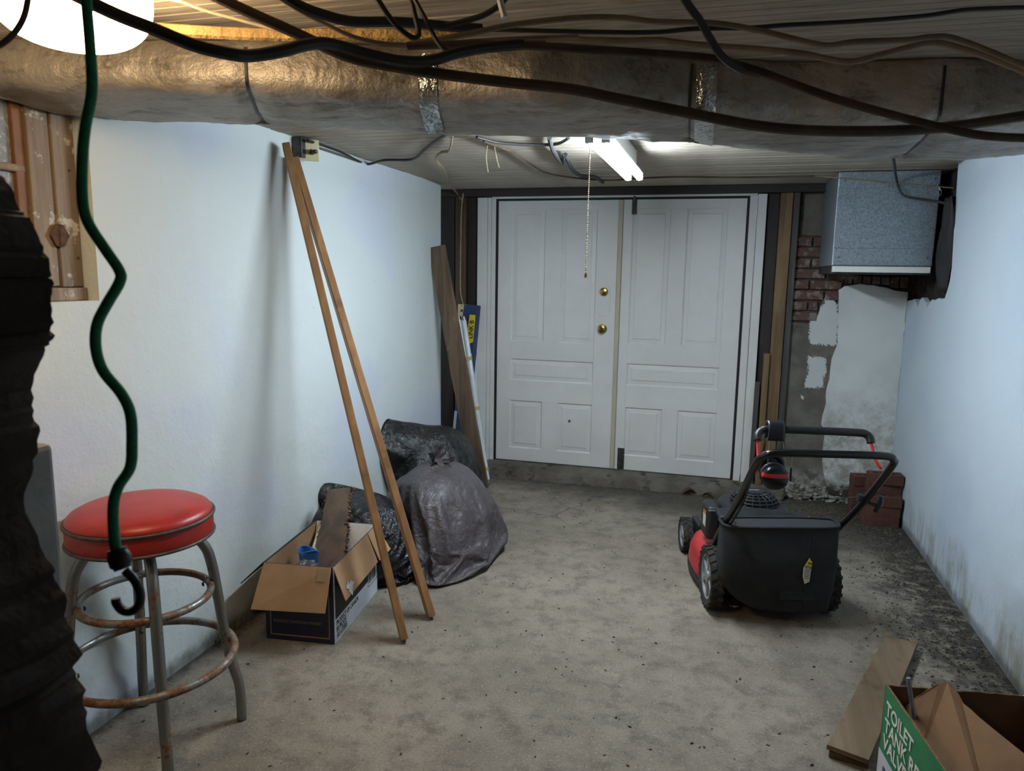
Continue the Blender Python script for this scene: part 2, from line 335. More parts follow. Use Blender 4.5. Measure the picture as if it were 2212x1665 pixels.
def text(name, body, size, mat, parent, mx, sx=1, bold=0, lead=.85):
    cu = bpy.data.curves.new('t', 'FONT'); cu.body = body; cu.size = size; cu.extrude = .0003; cu.offset = bold; cu.space_line = lead; cu.resolution_u = 3
    tmp = bpy.data.objects.new('t', cu); COL.objects.link(tmp)
    dg = bpy.context.evaluated_depsgraph_get(); me = bpy.data.meshes.new_from_object(tmp.evaluated_get(dg))
    bpy.data.objects.remove(tmp); bpy.data.curves.remove(cu)
    me.transform(mx @ Matrix.Diagonal((sx, 1, 1, 1))); me.materials.clear(); me.materials.append(MAT[mat])
    o = bpy.data.objects.new(name, me); COL.objects.link(o); o.parent = parent; return o
def smooth_path(pts, n=6):
    P = [Vector(p) for p in pts]; out = []
    for i in range(len(P)-1):
        a = P[max(i-1, 0)]; b = P[i]; c = P[i+1]; d = P[min(i+2, len(P)-1)]
        for k in range(n):
            t = k/n; out.append(.5*((2*b)+(c-a)*t+(2*a-5*b+4*c-d)*t*t+(3*b-a-3*c+d)*t**3))
    out.append(P[-1]); return out
def fbm(p, o=4): return noise.fractal(Vector(p), 1.0, 2.0, o)
# ================================================================== STRUCTURE
XL, XR, ZC = -.309, 2.896, 2.215
struct(MB().box((-1.4, -7.2, -.1), (3.15, .4, 0)).build('floor', 'floor'), 'worn stained concrete basement floor', 'floor')
# ceiling: backing slab, then narrow boards side by side
ceil = struct(MB().box((-1.4, -7.2, ZC+.014), (3.15, .4, ZC+.1)).build('ceiling', 'ceiling'), 'low ceiling of narrow dark boards', 'ceiling')
PW = .0868
first = None
for k in range(62):
    y0 = .02 - (k+1)*PW
    if first is None:
        pr = [(0, .0015, .014), (0, .0015, .003), (0, .005, 0), (0, .040, 0), (0, .0425, .004), (0, .045, 0), (0, PW-.005, 0), (0, PW-.0015, .003), (0, PW-.0015, .014)]
        first = MB().prism(pr, (4.3, 0, 0)).build('ceiling_plank', 'ceiling', ceil); first.location = (-1.3, y0, ZC)
    else: share(first, 'ceiling_plank', ceil, (-1.3+random.uniform(-.02, .02), y0, ZC+random.choice((0, 0, .001, .002))))
# left wall with a recessed window opening
WY0, WY1, WZ0, WZ1 = -4.35, -3.515, 1.48, 2.14
wl = MB()
wl.box((-.56, WY1, 0), (XL, -.39, ZC+.01)); wl.box((-.56, -4.66, 0), (XL, WY0, ZC+.01))
wl.box((-.56, WY0, 0), (XL, WY1, WZ0)); wl.box((-.56, WY0, WZ1), (XL, WY1, ZC+.01))
struct(wl.build('wall_left', 'plaster_left'), 'white painted plaster wall with bluish patches, on the left', 'wall')
# window set back in the opening
win = struct(thing('window_1', 'old weathered wooden window with dusty panes behind the duct', 'window', (0, 0, 0)))
GX = -.385
MB().box((GX-.03, WY1-.085, WZ0+.045), (GX+.02, WY1-.002, WZ1)).build('frame_stile', 'window_wood', win, bevel=.004)
MB().box((GX-.03, WY0, WZ0), (GX+.035, WY1-.002, WZ0+.043)).build('window_sill', 'window_wood', win, bevel=.005)
MB().box((GX-.03, WY1-.165, WZ0+.048), (GX+.012, WY1-.088, WZ1)).build('sash_stile', 'window_wood', win, bevel=.004)
MB().box((GX-.035, WY1-.2, WZ0+.05), (GX-.002, WY1-.166, WZ1)).build('glazing_bead', 'orange_wood', win, bevel=.003)
MB().box((GX-.03, WY0, WZ0+.046), (GX+.01, WY1-.2, WZ0+.1)).build('sash_rail', 'window_wood', win, bevel=.004)
MB().box((GX-.03, WY0, 1.875), (GX, WY1-.166, 1.898)).build('muntin', 'window_wood', win, bevel=.006)
for a, b in ((WZ0+.1, 1.876), (1.897, WZ1)): MB().box((GX-.024, WY0, a), (GX-.018, WY1-.17, b)).build('pane', 'glass', win)
hg = MB()
for s in (-1, 1):
    c = [(GX+.021, WY1-.0865+s*(.002+.034*math.cos(a)*(1-.25*abs(math.sin(a*2.5)))) if abs(a) < 1.57 else 0, 1.69+.036*math.sin(a)) for a in [(-1.4+2.8*i/12) for i in range(13)]]
    hg.prism(c + [(GX+.021, WY1-.0865+s*.002, 1.725), (GX+.021, WY1-.0865+s*.002, 1.655)], (.004, 0, 0))
hg.tube([(GX+.024, WY1-.0865, 1.655), (GX+.024, WY1-.0865, 1.725)], .005)
hg.build('hinge', 'rust', win)
for z, yy in ((1.9, .03), (1.62, .02), (1.51, .05)): MB().tube([(GX+.012, WY1-yy, z), (GX+.024, WY1-yy, z)], .004).build('nail', 'rust', win)
# broken masonry wall beside the camera (the ragged opening we look through)
sil = [(-40, 300), (0, 360), (28, 405), (60, 455), (84, 470), (103, 500), (111, 545), (110, 594), (101, 602), (97, 641), (92, 695), (104, 732), (97, 755), (84, 809), (84, 876), (91, 920), (84, 960),
       (86, 1028), (69, 1106), (84, 1202), (110, 1251), (134, 1278), (156, 1347), (175, 1411), (168, 1442), (187, 1488), (191, 1552), (217, 1640), (215, 1700), (235, 1800), (228, 1950)]
pts = [atY(x, y, -4.83) for x, y in sil]
edge = []
for i in range(len(pts)-1):
    for k in range(4):
        p = pts[i].lerp(pts[i+1], k/4); edge.append((p.x + random.uniform(-.004, .004), p.z))
edge = [(.79, ZC), (.80, 1.95)] + edge + [(1.05, .45), (1.03, .3), (1.06, .15), (1.04, 0)]
fw = MB(); NY = 7
def rowy(j): return -5.02 + .33*j/NY
rings = []
for j in range(NY+1):
    t = j/NY; bulge = -.08*max(0, .5-t) - .62*max(0, t-.58)
    rings.append([(x + bulge + .018*fbm((x*9, rowy(j)*9, z*11)), rowy(j), z) for x, z in edge])
vs = [p for r in rings for p in r]; n = len(edge); fs = [(j*n+i, j*n+i+1, (j+1)*n+i+1, (j+1)*n+i) for j in range(NY) for i in range(n-1)]
fw.add(vs, fs)
for j, yy in ((0, rowy(0)), (NY, rowy(NY))):
    a = [(-1.4, yy, z) for x, z in edge]; fw.add(rings[j]+a, [(i, i+1, n+i+1, n+i) for i in range(n-1)])
wf = struct(fw.build('wall_front', 'front_masonry', smooth=35), 'dark broken masonry edge of the opening beside the camera', 'wall')
MB().box((-1.4, -4.72, 0), (.665, -4.6, 1.31)).build('plaster_jamb', 'grey_jamb', wf, bevel=.01)
# outer walls of the camera's side and behind
struct(MB().box((-1.5, -7.3, 0), (3.15, -7.2, ZC+.1)).build('wall_behind', 'front_masonry'), 'dark masonry wall behind the camera', 'wall')
struct(MB().box((-1.5, -7.2, 0), (-1.4, -4.7, ZC+.1)).build('wall_side', 'front_masonry'), 'dark masonry side wall behind the camera', 'wall')
MB().box((-1.4, -4.71, 0), (-.55, -4.61, ZC+.1)).build('wall_infill', 'front_masonry', wf)
# right wall, plaster broken away in the far upper corner
rag = [(-.86, ZC+.01), (-.865, 2.16), (-.885, 2.0), (-.90, 1.9), (-.925, 1.75), (-.94, 1.65), (-.93, 1.58), (-.90, 1.53), (-.868, 1.485), (-.80, 1.478), (-.74, 1.482), (-.66, 1.465), (-.60, 1.47), (-.54, 1.43),
       (-.50, 1.405), (-.46, 1.45), (-.38, 1.475), (-.33, 1.46), (-.28, 1.405), (-.25, 1.43), (-.19, 1.46), (-.12, 1.45), (.02, 1.44)]
poly = [(XR, -7.2, 0), (XR, .02, 0)] + [(XR, y, z) for y, z in reversed(rag)] + [(XR, -7.2, ZC+.01)]
wr = struct(MB().prism(poly, (.035, 0, 0)).build('wall_right', 'plaster_right', bevel=.004), 'pale painted plaster wall with mould near the floor, on the right', 'wall')
def rough(u, v): y, z = -1.05+1.1*u, 1.3+.95*v; return (XR+.045+.04*fbm((y*7, z*7, 1)), y, z)
MB().grid(rough, 40, 36).build('bare_masonry', 'dark_masonry', wr, smooth='all')
MB().box((XR+.1, -7.2, 0), (XR+.2, .4, ZC+.1)).build('masonry_core', 'void', wr)
# back wall: mortar core, stucco, plaster and exposed bricks on the right; closed above and left of the doors
BX0 = 2.165
bw = MB(); bw.box((BX0, .03, 0), (XR+.15, .15, ZC)); bw.box((-.62, .06, 0), (-.13, .15, ZC)); bw.box((1.9, .06, 0), (BX0, .15, ZC)); bw.box((-.13, .06, 2.16), (1.9, .15, ZC))
wb = struct(bw.build('wall_back', 'mortar'), 'back wall with bare brick, grey stucco and peeling white plaster', 'wall')
def coat(name, outline, y, mat):
    pts = []
    for i in range(len(outline)):
        a, b = Vector(outline[i]), Vector(outline[(i+1) % len(outline)])
        m = max(1, int((b-a).length/.035))
        for k in range(m):
            p = a.lerp(b, k/m); j = .007*fbm((p.x*30, p.y*30, 3)); pts.append((p.x+j, y, p.y+.007*fbm((p.x*30, p.y*30, 9))))
    return MB().prism(pts, (0, .032-y, 0)).build(name, mat, wb, bevel=.003)
coat('stucco_coat', [(BX0, .02), (2.62, .02), (2.62, 1.40), (2.47, 1.40), (2.44, 1.44), (2.40, 1.47), (2.37, 1.43), (2.34, 1.31), (2.28, 1.265), (2.2, 1.27), (BX0, 1.28)], .012, 'stucco')
coat('plaster_coat', [(atY(x, y, -.004).x, atY(x, y, -.004).z) for x, y in ((1812, 627), (1811, 690), (1809, 742), (1797, 775), (1794, 805), (1785, 845), (1784, 872), (1776, 900), (1774, 918), (1783, 930), (1778, 962), (1776, 1000), (1782, 1040), (1790, 1066))] + [(2.7, .03), (XR, .03), (XR, 1.5), (2.84, 1.505), (2.72, 1.535), (2.6, 1.55), (2.5, 1.53)], -.004, 'back_plaster')
coat('whitewash_coat', [(2.205, 1.875), (2.36, 1.87), (2.36, 2.15), (2.205, 2.15)], .018, 'stucco')
bk = None; BH = .068
for c in range(8):
    z = 1.285 + c*.0735
    off = (-.1 if c % 2 else 0)
    for i in range(3):
        x0 = BX0 + .005 + off + i*.212; x1 = x0+.2
        if x0 < BX0+.003: x0 = BX0+.003
        lim = 2.34 if c < 2 else (2.44 if c < 4 else 2.62)
        if x0 > lim-.04: continue
        if c < 2 and x1 > lim: x1 = lim
        y = .006+random.uniform(-.004, .008)
        MB().box((x0, y, z), (min(x1, 2.7), .04, z+BH-random.uniform(.003, .01))).build('brick', 'brick_red', wb, bevel=.006)
for i in range(8):
    x0 = 2.44+i*.058
    MB().box((x0, .004+random.uniform(0, .008), 1.545-.02*(i > 5)), (x0+.05, .04, 1.60)).build('brick', 'brick_red', wb, bevel=.005)
# dark timber around the doors
def timber(name, lo, hi, mat, label, bev=.004): return struct(MB().box(lo, hi).build(name, mat, bevel=bev), label, 'timber')
timber('trim_1', (-.50, -.05, 2.158), (2.36, .05, ZC-.001), 'header_wood', 'dark timber header beam across the top of the doors')
timber('trim_2', (-.47, -.03, 0), (-.338, .05, 2.158), 'dark_post', 'blackened corner post at the end of the left wall')
timber('trim_3', (-.330, -.03, 0), (-.246, .05, 2.158), 'brown_stud', 'reddish brown stud carrying the switch beside the doors')
timber('trim_4', (-.243, .012, 0), (-.150, .05, 2.158), 'dark_post', 'dark recessed plank left of the white door casing')
timber('trim_5', (1.965, .02, .02), (2.045, .055, 2.158), 'dark_post', 'dark recessed board right of the white door casing')
timber('trim_6', (2.046, -.02, .02), (2.128, .055, 2.158), 'yellow_stud', 'yellowish pine stud right of the doors')
timber('trim_7', (2.132, -.03, 0), (2.172, .05, 2.158), 'grey_post', 'thin grey post between pine stud and masonry')
# white casing and black weather strip
cs = struct(thing('trim_8', 'white painted door casing with black weather strip', 'casing', (0, 0, 0)))
MB().box((-.148, -.03, .0), (-.07, .05, 2.150)).build('casing_board', 'white_paint', cs, bevel=.003)
MB().box((-.069, -.022, .0), (-.042, .05, 2.150)).build('casing_board', 'white_paint', cs, bevel=.004)
MB().box((-.041, -.012, .05), (-.006, .05, 2.150)).build('door_jamb', 'white_paint', cs, bevel=.003)
MB().box((1.846, -.012, .05), (1.893, .05, 2.150)).build('door_jamb', 'white_paint', cs, bevel=.003)
MB().box((1.899, -.03, .0), (1.958, .05, 2.152)).build('casing_board', 'white_paint', cs, bevel=.003)
MB().box((-.041, -.012, 2.142), (1.893, .05, 2.157)).build('head_casing', 'white_paint', cs, bevel=.002)
MB().box((-.006, -.006, .10), (.010, .045, 2.142)).build('weather_strip', 'black_strip', cs)
MB().box((1.828, -.006, .10), (1.846, .045, 2.142)).build('weather_strip', 'black_strip', cs)
MB().box((.010, -.006, 2.128), (1.828, .045, 2.142)).build('weather_strip', 'black_strip', cs)
# two panelled door leaves
def leaf(name, label, x0, x1, zb, cols, mid, tops, mids, bots):
    d = struct(thing(name, label, 'door', (x0, 0, zb)))
    Z0, Z1 = .104, 2.126
    def piece(nm, a, b, c, e, y0=0.0):
        MB().box((a-x0, y0, c-zb), (b-x0, .038, e-zb)).build(nm, 'door_paint', d, bevel=.002)
    (a0, a1), (b0, b1) = cols; m0, m1 = mid
    piece('stile', x0, a0, Z0, Z1); piece('stile', b1, x1, Z0, Z1)
    piece('rail', a0, b1, tops[1], Z1); piece('rail', a0, b1, mids[1], tops[0]); piece('rail', a0, b1, bots[1], mids[0]); piece('rail', a0, b1, Z0, bots[0])
    piece('muntin', a1, b0, tops[0], tops[1]); piece('muntin', a1, b0, bots[0], bots[1])
    piece('stile', a0, m0, *mids) if m0 > a0+.002 else None
    for (u0, u1), (v0, v1) in (((a0, a1), tops), ((b0, b1), tops), ((m0, m1), mids), ((a0, a1), bots), ((b0, b1), bots)):
        p = MB(); i = .036; k = .008
        o = [(u0, v0), (u1, v0), (u1, v1), (u0, v1)]; q = [(u0+k, v0+k), (u1-k, v0+k), (u1-k, v1-k), (u0+k, v1-k)]
        r = [(u0+i, v0+i), (u1-i, v0+i), (u1-i, v1-i), (u0+i, v1-i)]
        vv = [(x-x0, .004, z-zb) for x, z in o] + [(x-x0, .013, z-zb) for x, z in q] + [(x-x0, .009, z-zb) for x, z in r] + [(x-x0, .005, z-zb) for x, z in [(u0+i+.004, v0+i+.004), (u1-i-.004, v0+i+.004), (u1-i-.004, v1-i-.004), (u0+i+.004, v1-i-.004)]]
        ff = []
        for lv in range(3): ff += [(lv*4+j, lv*4+(j+1) % 4, lv*4+4+(j+1) % 4, lv*4+4+j) for j in range(4)]
        ff.append((12, 13, 14, 15)); p.add(vv, ff); p.build('panel', 'door_paint', d)
    return d
d1 = leaf('door_1', 'white painted panelled door leaf with brass knob and deadbolt', .012, .933, .104, ((.122, .383), (.508, .779)), (.122, .779), (1.06, 2.063), (.752, .92), (.207, .59))
d2 = leaf('door_2', 'white painted panelled door leaf with steel surface bolts', .968, 1.826, .104, ((1.035, 1.310), (1.424, 1.705)), (1.035, 1.705), (1.075, 2.06), (.762, .925), (.217, .59))
MB().box((.935-.968, -.012, .002), (.966-.968, .03, 2.02)).build('astragal', 'cream_paint', d2, bevel=.003)
def T(x, z, y=0): return Matrix.Translation((x-.012, y, z-.104)) @ Matrix.Rotation(PI/2, 4, 'X')
MB().box((.798-.012, -.004, 1.275-.104), (.892-.012, .002, 1.50-.104)).build('cover_plate', 'door_paint', d1, bevel=.002)
db = MB(); db.lathe([(0, .024), (.012, .024), (.026, .02), (.031, .008), (.033, 0), (.033, -.002)], 28, T(.843, 1.455, -.004)); db = db.build('deadbolt', 'brass', d1, smooth=True)
MB().box((.829-.012, -.042, 1.449-.104), (.857-.012, -.026, 1.461-.104)).build('thumb_turn', 'brass', db, bevel=.003)
kb = MB(); kb.lathe([(0, .05), (.012, .05), (.016, .046), (.026, .044), (.030, .034), (.024, .024), (.013, .018), (.013, .010), (.033, .007), (.036, .002), (.036, -.002)], 28, T(.840, 1.178, 0)); kb = kb.build('door_knob', 'brass', d1, smooth=True)
MB().lathe([(0, .0525), (.008, .0525), (.009, .0495)], 16, T(.840, 1.178, 0)).build('knob_button', 'dark_steel', kb)
b1 = MB(); b1.box((1.028-.968, -.006, 2.02-.104), (1.064-.968, 0, 2.135-.104)); b1.box((1.038-.968, -.022, 2.03-.104), (1.054-.968, -.006, 2.15-.104)); b1.tube([(1.046-.968, -.03, 2.05-.104), (1.046-.968, -.006, 2.05-.104)], .006); b1.build('top_bolt', 'dark_steel', d2, bevel=.0015)
b2 = MB(); b2.box((.990-.968, -.005, .108-.104), (1.042-.968, 0, .272-.104)); b2.box((1.0-.968, -.02, .11-.104), (1.018-.968, -.005, .25-.104)); b2.tube([(1.018-.968, -.012, .2-.104), (1.038-.968, -.014, .18-.104), (1.034-.968, -.012, .14-.104)], .006); b2.build('bottom_bolt', 'dark_steel', d2, bevel=.0015)
MB().box((.60-.012, -.004, .448-.104), (.615-.012, .0, .462-.104)).build('paint_chip', 'weathered', d1)
# worn concrete sill
def sillf(u, v):
    x = -.16 + 2.34*u; ye = -.185+.075*u; c = [(.15, .098), (-.02, .097), (ye+.055, .078), (ye+.015, .06), (ye, .03), (ye-.012, -.01)]
    s = v*5; i = min(int(s), 4); t = s-i; y = c[i][0]*(1-t)+c[i+1][0]*t; z = c[i][1]*(1-t)+c[i+1][1]*t
    nz = fbm((x*5, y*5, 2), 5); k = 0 if y > -.03 else 1
    return (x, y+k*.018*nz, max(z + k*.014*fbm((x*8, y*12, 7), 5), -.01))
struct(MB().grid(sillf, 150, 26).build('trim_9', 'concrete', smooth=45), 'worn cracked concrete sill under the white doors', 'sill')
# ================================================================== OVERHEAD
def interp(tab, x):
    for (a, b), (c, d) in zip(tab, tab[1:]):
        if x <= c: t = (x-a)/(c-a); return b+(d-b)*max(0, t)
    return tab[-1][1]
# ---- foil-wrapped duct across the ceiling
FE = [(-330, 192), (0, 190), (200, 194), (400, 197), (535, 200), (700, 207), (900, 222), (1150, 216), (1300, 230), (1480, 248), (1700, 262), (1900, 265), (2030, 264), (2212, 272), (2420, 285)]
BE = [(-330, 255), (-60, 257), (200, 262), (400, 266), (620, 275), (930, 290), (1270, 300), (1500, 312), (1650, 326), (1800, 342), (2000, 347), (2100, 346), (2212, 336), (2420, 318)]
def zb(px): return 2.08 - .045*max(0, min(1, (px-300)/1800))
NS = 150; sec = []
for i in range(NS+1):
    px = -330 + 2750*i/NS
    bpx = px + 60*max(0, 1-px/1400) - 90*max(0, min(1, (px-1500)/600))
    f = atZ(px, interp(FE, px), zb(px)); b = atZ(bpx, interp(BE, bpx), zb(px)+.004)
    f.x = max(f.x, XL-.05); b.x = max(b.x, XL-.05); f.x = min(f.x, XR+.03); b.x = min(b.x, XR+.03)
    sec.append((px, f, b))
seams = [535, 1490, 2030]
def duct_ring(px, f, b, i):
    d = (b-f); wd = d.length; d.normalize(); z0 = f.z; top = ZC-.002; rr = .05; out = []
    pr = [(0.012, top), (-.004, top-.02), (-.006, z0+rr)]
    pr += [(rr-.05*math.cos(a)*1.0-.006*(1-a/1.57), z0+rr-rr*math.sin(a)) for a in (.3, .6, .9, 1.2, 1.57)]
    pr += [(wd*.3, z0-.006), (wd*.5, z0-.010), (wd*.7, z0-.007), (wd-.05, z0)] + [(wd-.05+.05*math.sin(a), z0+.05-.05*math.cos(a)) for a in (.4, .8, 1.2, 1.57)] + [(wd, top-.02), (wd-.01, top)]
    sm = min(abs(px-s) for s in seams); pinch = .014*math.exp(-(sm/16)**2)
    for k, (s, z) in enumerate(pr):
        p = f + d*s; p.z = z
        q = .010*fbm((p.x*5, p.y*5, p.z*5), 4) + .004*fbm((p.x*22, p.y*16, p.z*22), 3)
        nrm = Vector((0, 0, -1)) if 5 <= k <= 11 else (-d if k < 5 else d)
        p = p + nrm*(q-pinch) if 0 < k < len(pr)-1 else p
        if k and k < len(pr)-1: p.z = min(p.z, ZC-.004)
        out.append(tuple(p))
    return out
dm = MB(); rings = [duct_ring(px, f, b, i) for i, (px, f, b) in enumerate(sec)]; k = len(rings[0])
dm.add([p for r in rings for p in r], [(i*k+j, i*k+j+1, (i+1)*k+j+1, (i+1)*k+j) for i in range(NS) for j in range(k-1)])
duct = thing('foil_duct', 'long dusty foil-wrapped air duct spanning the room under the ceiling', 'duct', (1.2, -3.0, 2.05))
o = dm.build('duct_wrap', 'foil', duct, smooth='all', origin=(1.2, -3.0, 2.05)); o.location = (0, 0, 0)
def band(px0, px1, grow, mat, name, jag=0):
    bb = MB(); R = []
    for t in (0, .25, .5, .75, 1):
        px = px0+(px1-px0)*t; i = min(NS, max(0, (px+330)/2750*NS)); i0 = int(i); i1 = min(i0+1, NS); w = i-i0
        r = [Vector(a).lerp(Vector(b), w) for a, b in zip(rings[i0], rings[i1])]
        cen = sum(r, Vector())/len(r); cen.z += .05
        R.append([p + Vector((0, (p.y-cen.y), (p.z-cen.z))).normalized()*(grow+jag*fbm((p.x*40, p.y*40, p.z*40+t*3))) for p in r[1:-1]])
    kk = len(R[0]); bb.add([tuple(p) for r in R for p in r], [(i*kk+j, i*kk+j+1, (i+1)*kk+j+1, (i+1)*kk+j) for i in range(4) for j in range(kk-1)])
    o = bb.build(name, mat, duct, smooth='all', origin=(1.2, -3.0, 2.05)); o.location = (0, 0, 0)
band(531, 538, .003, 'cable_black', 'duct_seam', .002); band(2027, 2034, .003, 'cable_black', 'duct_seam', .002); band(1487, 1492, .003, 'cable_black', 'duct_seam', .002)
band(905, 945, .004, 'foil_tape', 'foil_tape', .006); band(1500, 1545, .006, 'foil_tape', 'foil_tape', .012)
# ---- warm opal globe near the camera
LC = Vector((.405, -4.245, ZC))
lamp = thing('ceiling_lamp', 'glowing white opal glass ceiling lamp at upper left', 'lamp', LC)
g = MB(); pr = [(.0, -.180)]
for a in range(1, 15):
    t = a/14*1.57; pr.append((.150*math.sin(t)**.75, -.075-.105*math.cos(t)**.8))
pr += [(.150, -.05), (.145, -.025), (.11, -.012), (.09, -.01)]
g.lathe(pr, 48); g.build('glass_shade', 'globe_light', lamp, smooth='all')
MB().lathe([(0, -.03), (.088, -.03), (.098, -.02), (.1, 0)], 40).build('lamp_base', 'white_metal', lamp, smooth=True)
# ---- fluorescent shop light, end on, behind the duct
FX, FY0, FY1, FZ = 1.225, -2.74, -1.56, 2.085
sh = thing('shop_light', 'lit cool white twin tube shop light on the ceiling before the doors', 'light', (FX, (FY0+FY1)/2, ZC))
def sl(x, y, z): return (x, y-(FY0+FY1)/2, z-ZC)
h = MB(); h.prism([sl(-.047, FY0, FZ+.019), sl(-.040, FY0, FZ+.034), sl(.040, FY0, FZ+.034), sl(.047, FY0, FZ+.019)], (0, FY1-FY0, 0)); h.build('housing', 'white_metal', sh, bevel=.002)
MB().box(sl(-.014, FY0+.05, FZ+.034), sl(.014, FY1-.05, ZC-.002)).build('ceiling_mount', 'white_metal', sh)
for s in (-1, 1):
    MB().tube([sl(s*.03, FY0+.035, FZ), sl(s*.03, FY1-.035, FZ)], .0165, 16).build('led_tube', 'tube_light', sh, smooth=True)
    for y in (FY0+.02, FY1-.02): MB().box(sl(s*.03-.016, y-.012, FZ-.014), sl(s*.03+.016, y+.012, FZ+.024)).build('lamp_holder', 'white_metal', sh, bevel=.003)
# ---- bead pull chain
pc = thing('pull_chain', 'brass bead pull chain hanging from the shop light', 'chain', (0, 0, 0))
a = atY(1275, 305, -2.70); a.z = FZ+.015
b = atY(1265, 592, -2.70); N = 75
bead = bmesh.new(); bmesh.ops.create_icosphere(bead, subdivisions=1, radius=.0028); me = bpy.data.meshes.new('bead'); bead.to_mesh(me); bead.free(); me.materials.append(MAT['brass'])
for p in me.polygons: p.use_smooth = True
pc.location = b
for i in range(N+1):
    o = bpy.data.objects.new('bead', me); COL.objects.link(o); o.parent = pc; o.location = a.lerp(b, i/N)-b
MB().lathe([(0, -.014), (.004, -.013), (.006, -.008), (.005, 0), (.002, .004), (0, .005)], 12).build('chain_pull', 'brass', pc, smooth=True)
# ---- galvanized plenum box on the back wall
PB = Vector((2.6, -.32, 1.612))
pl = thing('metal_plenum', 'boxy galvanized sheet metal plenum in the upper right corner', 'duct', PB)
def pb(x, y, z): return (x-PB.x, y-PB.y, z-PB.z)
x0, x1 = 2.325, 2.872
MB().box(pb(x0, -.64, 1.66), pb(x1, -.0, ZC-.006)).build('body', 'galv', pl, bevel=.003)
MB().box(pb(x0+.004, -.648, 2.115), pb(x1-.004, -.641, ZC-.006)).build('top_flange', 'galv', pl, bevel=.002)
MB().box(pb(x0+.004, -.648, 1.665), pb(x1-.004, -.641, 1.765)).build('lower_panel', 'galv', pl, bevel=.002)
MB().box(pb(x0+.004, -.662, 1.622), pb(x1-.01, -.62, 1.658)).build('bottom_trim', 'white_paint', pl, bevel=.004)
MB().box(pb(x0, -.63, 1.612), pb(x1, -.0, 1.659)).build('base_collar', 'dark_steel', pl, bevel=.003)
for x, z in ((2.36, 2.16), (2.84, 2.16), (2.36, 1.71), (2.84, 1.71), (2.6, 2.125)): MB().lathe([(0, .004), (.004, .003), (.006, 0)], 10, Matrix.Translation(pb(x, -.6485, z)) @ Matrix.Rotation(PI/2, 4, 'X')).build('screw', 'wire_steel', pl, smooth=True)
# black paper sheet hanging in the broken corner
def tp(u, v): y = -.90+.16*u+.02*math.sin(6*v); z = 1.52+.52*v; return (XR-.004+.02*math.sin(9*u+4*v)-.006*v, y+.04*(1-v)*u, z)
tag(MB().grid(tp, 8, 16).build('tar_paper', 'tar_paper', smooth='all', solid=.002, origin=(XR, -.85, 1.52)), 'black tar paper scrap hanging in the broken corner beside the plenum', 'paper')
def ps(u, v): return (XR-.03+.012*math.sin(5*v)+.01*u, -.66+.03*u+.01*math.sin(7*v), 2.06+.07*v*(1-.2*u))
tag(MB().grid(ps, 5, 8).build('paper_scrap', 'foam_white', smooth='all', solid=.001, origin=(XR-.03, -.65, 2.06)), 'small white paper scrap stuck in the dark corner above the plenum', 'paper')
# ---- cables and pipes overhead: (picture x, y) with a distance or a height
def cable(name, label, cat, pts, wpx, mat, d=None, z=None, group=None, flat=None, seg=8):
    P = []; n = len(pts)
    for i, q in enumerate(pts):
        if len(q) == 3: p = atD(q[0], q[1], q[2])
        elif z is not None: p = atZ(q[0], q[1], z)
        else:
            dd = d if not isinstance(d, tuple) else d[0]+(d[1]-d[0])*i/(n-1); p = atD(q[0], q[1], dd)
        P.append(p)
    dist = sum(((p-CAM).dot(_f) for p in P))/n; r = wpx/2*dist/FPX
    for p in P: p.z = min(p.z, ZC-r-.001); p.x = min(p.x, XR-r-.002)
    return tag(MB().tube(smooth_path(P, 6), r, seg, flat=flat).build(name, mat, smooth=True, origin=P[0]), label, cat, group)
G = 'loose cables strung under the ceiling'
cable('black_cable', 'thick black cable drooping past the lamp at upper left', 'cable', [(95, -45), (195, 5), (260, 35), (330, 62), (420, 98), (500, 117), (545, 120), (610, 110), (660, 97), (700, 93), (740, 101), (800, 118), (870, 132), (930, 131), (990, 114), (1050, 103), (1130, 96)], 26, 'cable_black', (1.05, 1.45), group=G)
cable('brown_pipe', 'long brown cable sagging below the duct across the whole room', 'cable', [(400, -40), (520, 18), (640, 72), (740, 118), (820, 138), (940, 158), (1080, 176), (1230, 192), (1330, 212), (1480, 242), (1620, 269), (1740, 281), (1900, 283), (2050, 274), (2212, 250), (2330, 232), (2560, 190), (2850, 100)], 23, 'cable_brown', (1.35, 1.5), group=G)
cable('tan_cable', 'tan cable with a taped splice rising to the right above the duct', 'cable', [(900, 92), (1000, 76), (1100, 55), (1240, 39), (1336, 38), (1420, 47), (1540, 50), (1640, 66), (1740, 90), (1790, 98), (1850, 90), (1960, 86), (2010, 80), (2070, 85), (2212, 142), (2290, 172), (2480, 215), (2800, 180)], 13, 'cable_tan', (1.5, 1.55), group=G)
cable('tan_cable', 'brown cable sloping down right to meet the sagging cable over the duct', 'cable', [(880, 99), (1000, 96), (1150, 99), (1240, 105), (1380, 113), (1520, 124), (1570, 134), (1640, 154), (1720, 184), (1820, 218), (1950, 254), (2030, 274), (2120, 292), (2212, 298), (2300, 300), (2520, 285), (2850, 200)], 18, 'cable_brown', (1.46, 1.38), group=G)
cable('tan_cable', 'tan cable dipping in a shallow curve above the duct on the right', 'cable', [(1180, 84), (1330, 88), (1420, 87), (1480, 94), (1560, 101), (1640, 106), (1740, 117), (1790, 128), (1840, 133), (1900, 119), (1960, 103), (2020, 92), (2100, 112), (2212, 155), (2290, 190), (2480, 230), (2800, 190)], 14, 'cable_tan', 1.64, group=G)
cable('black_cable', 'thin black cable running along the ceiling at upper right', 'cable', [(950, 62), (1080, 64), (1190, 67), (1400, 70), (1500, 62), (1620, 60), (1700, 54), (1850, 46), (2000, 34), (2090, 21), (2212, 16), (2300, 14), (2500, 10), (2750, 0)], 10, 'cable_black', 1.62, group=G)
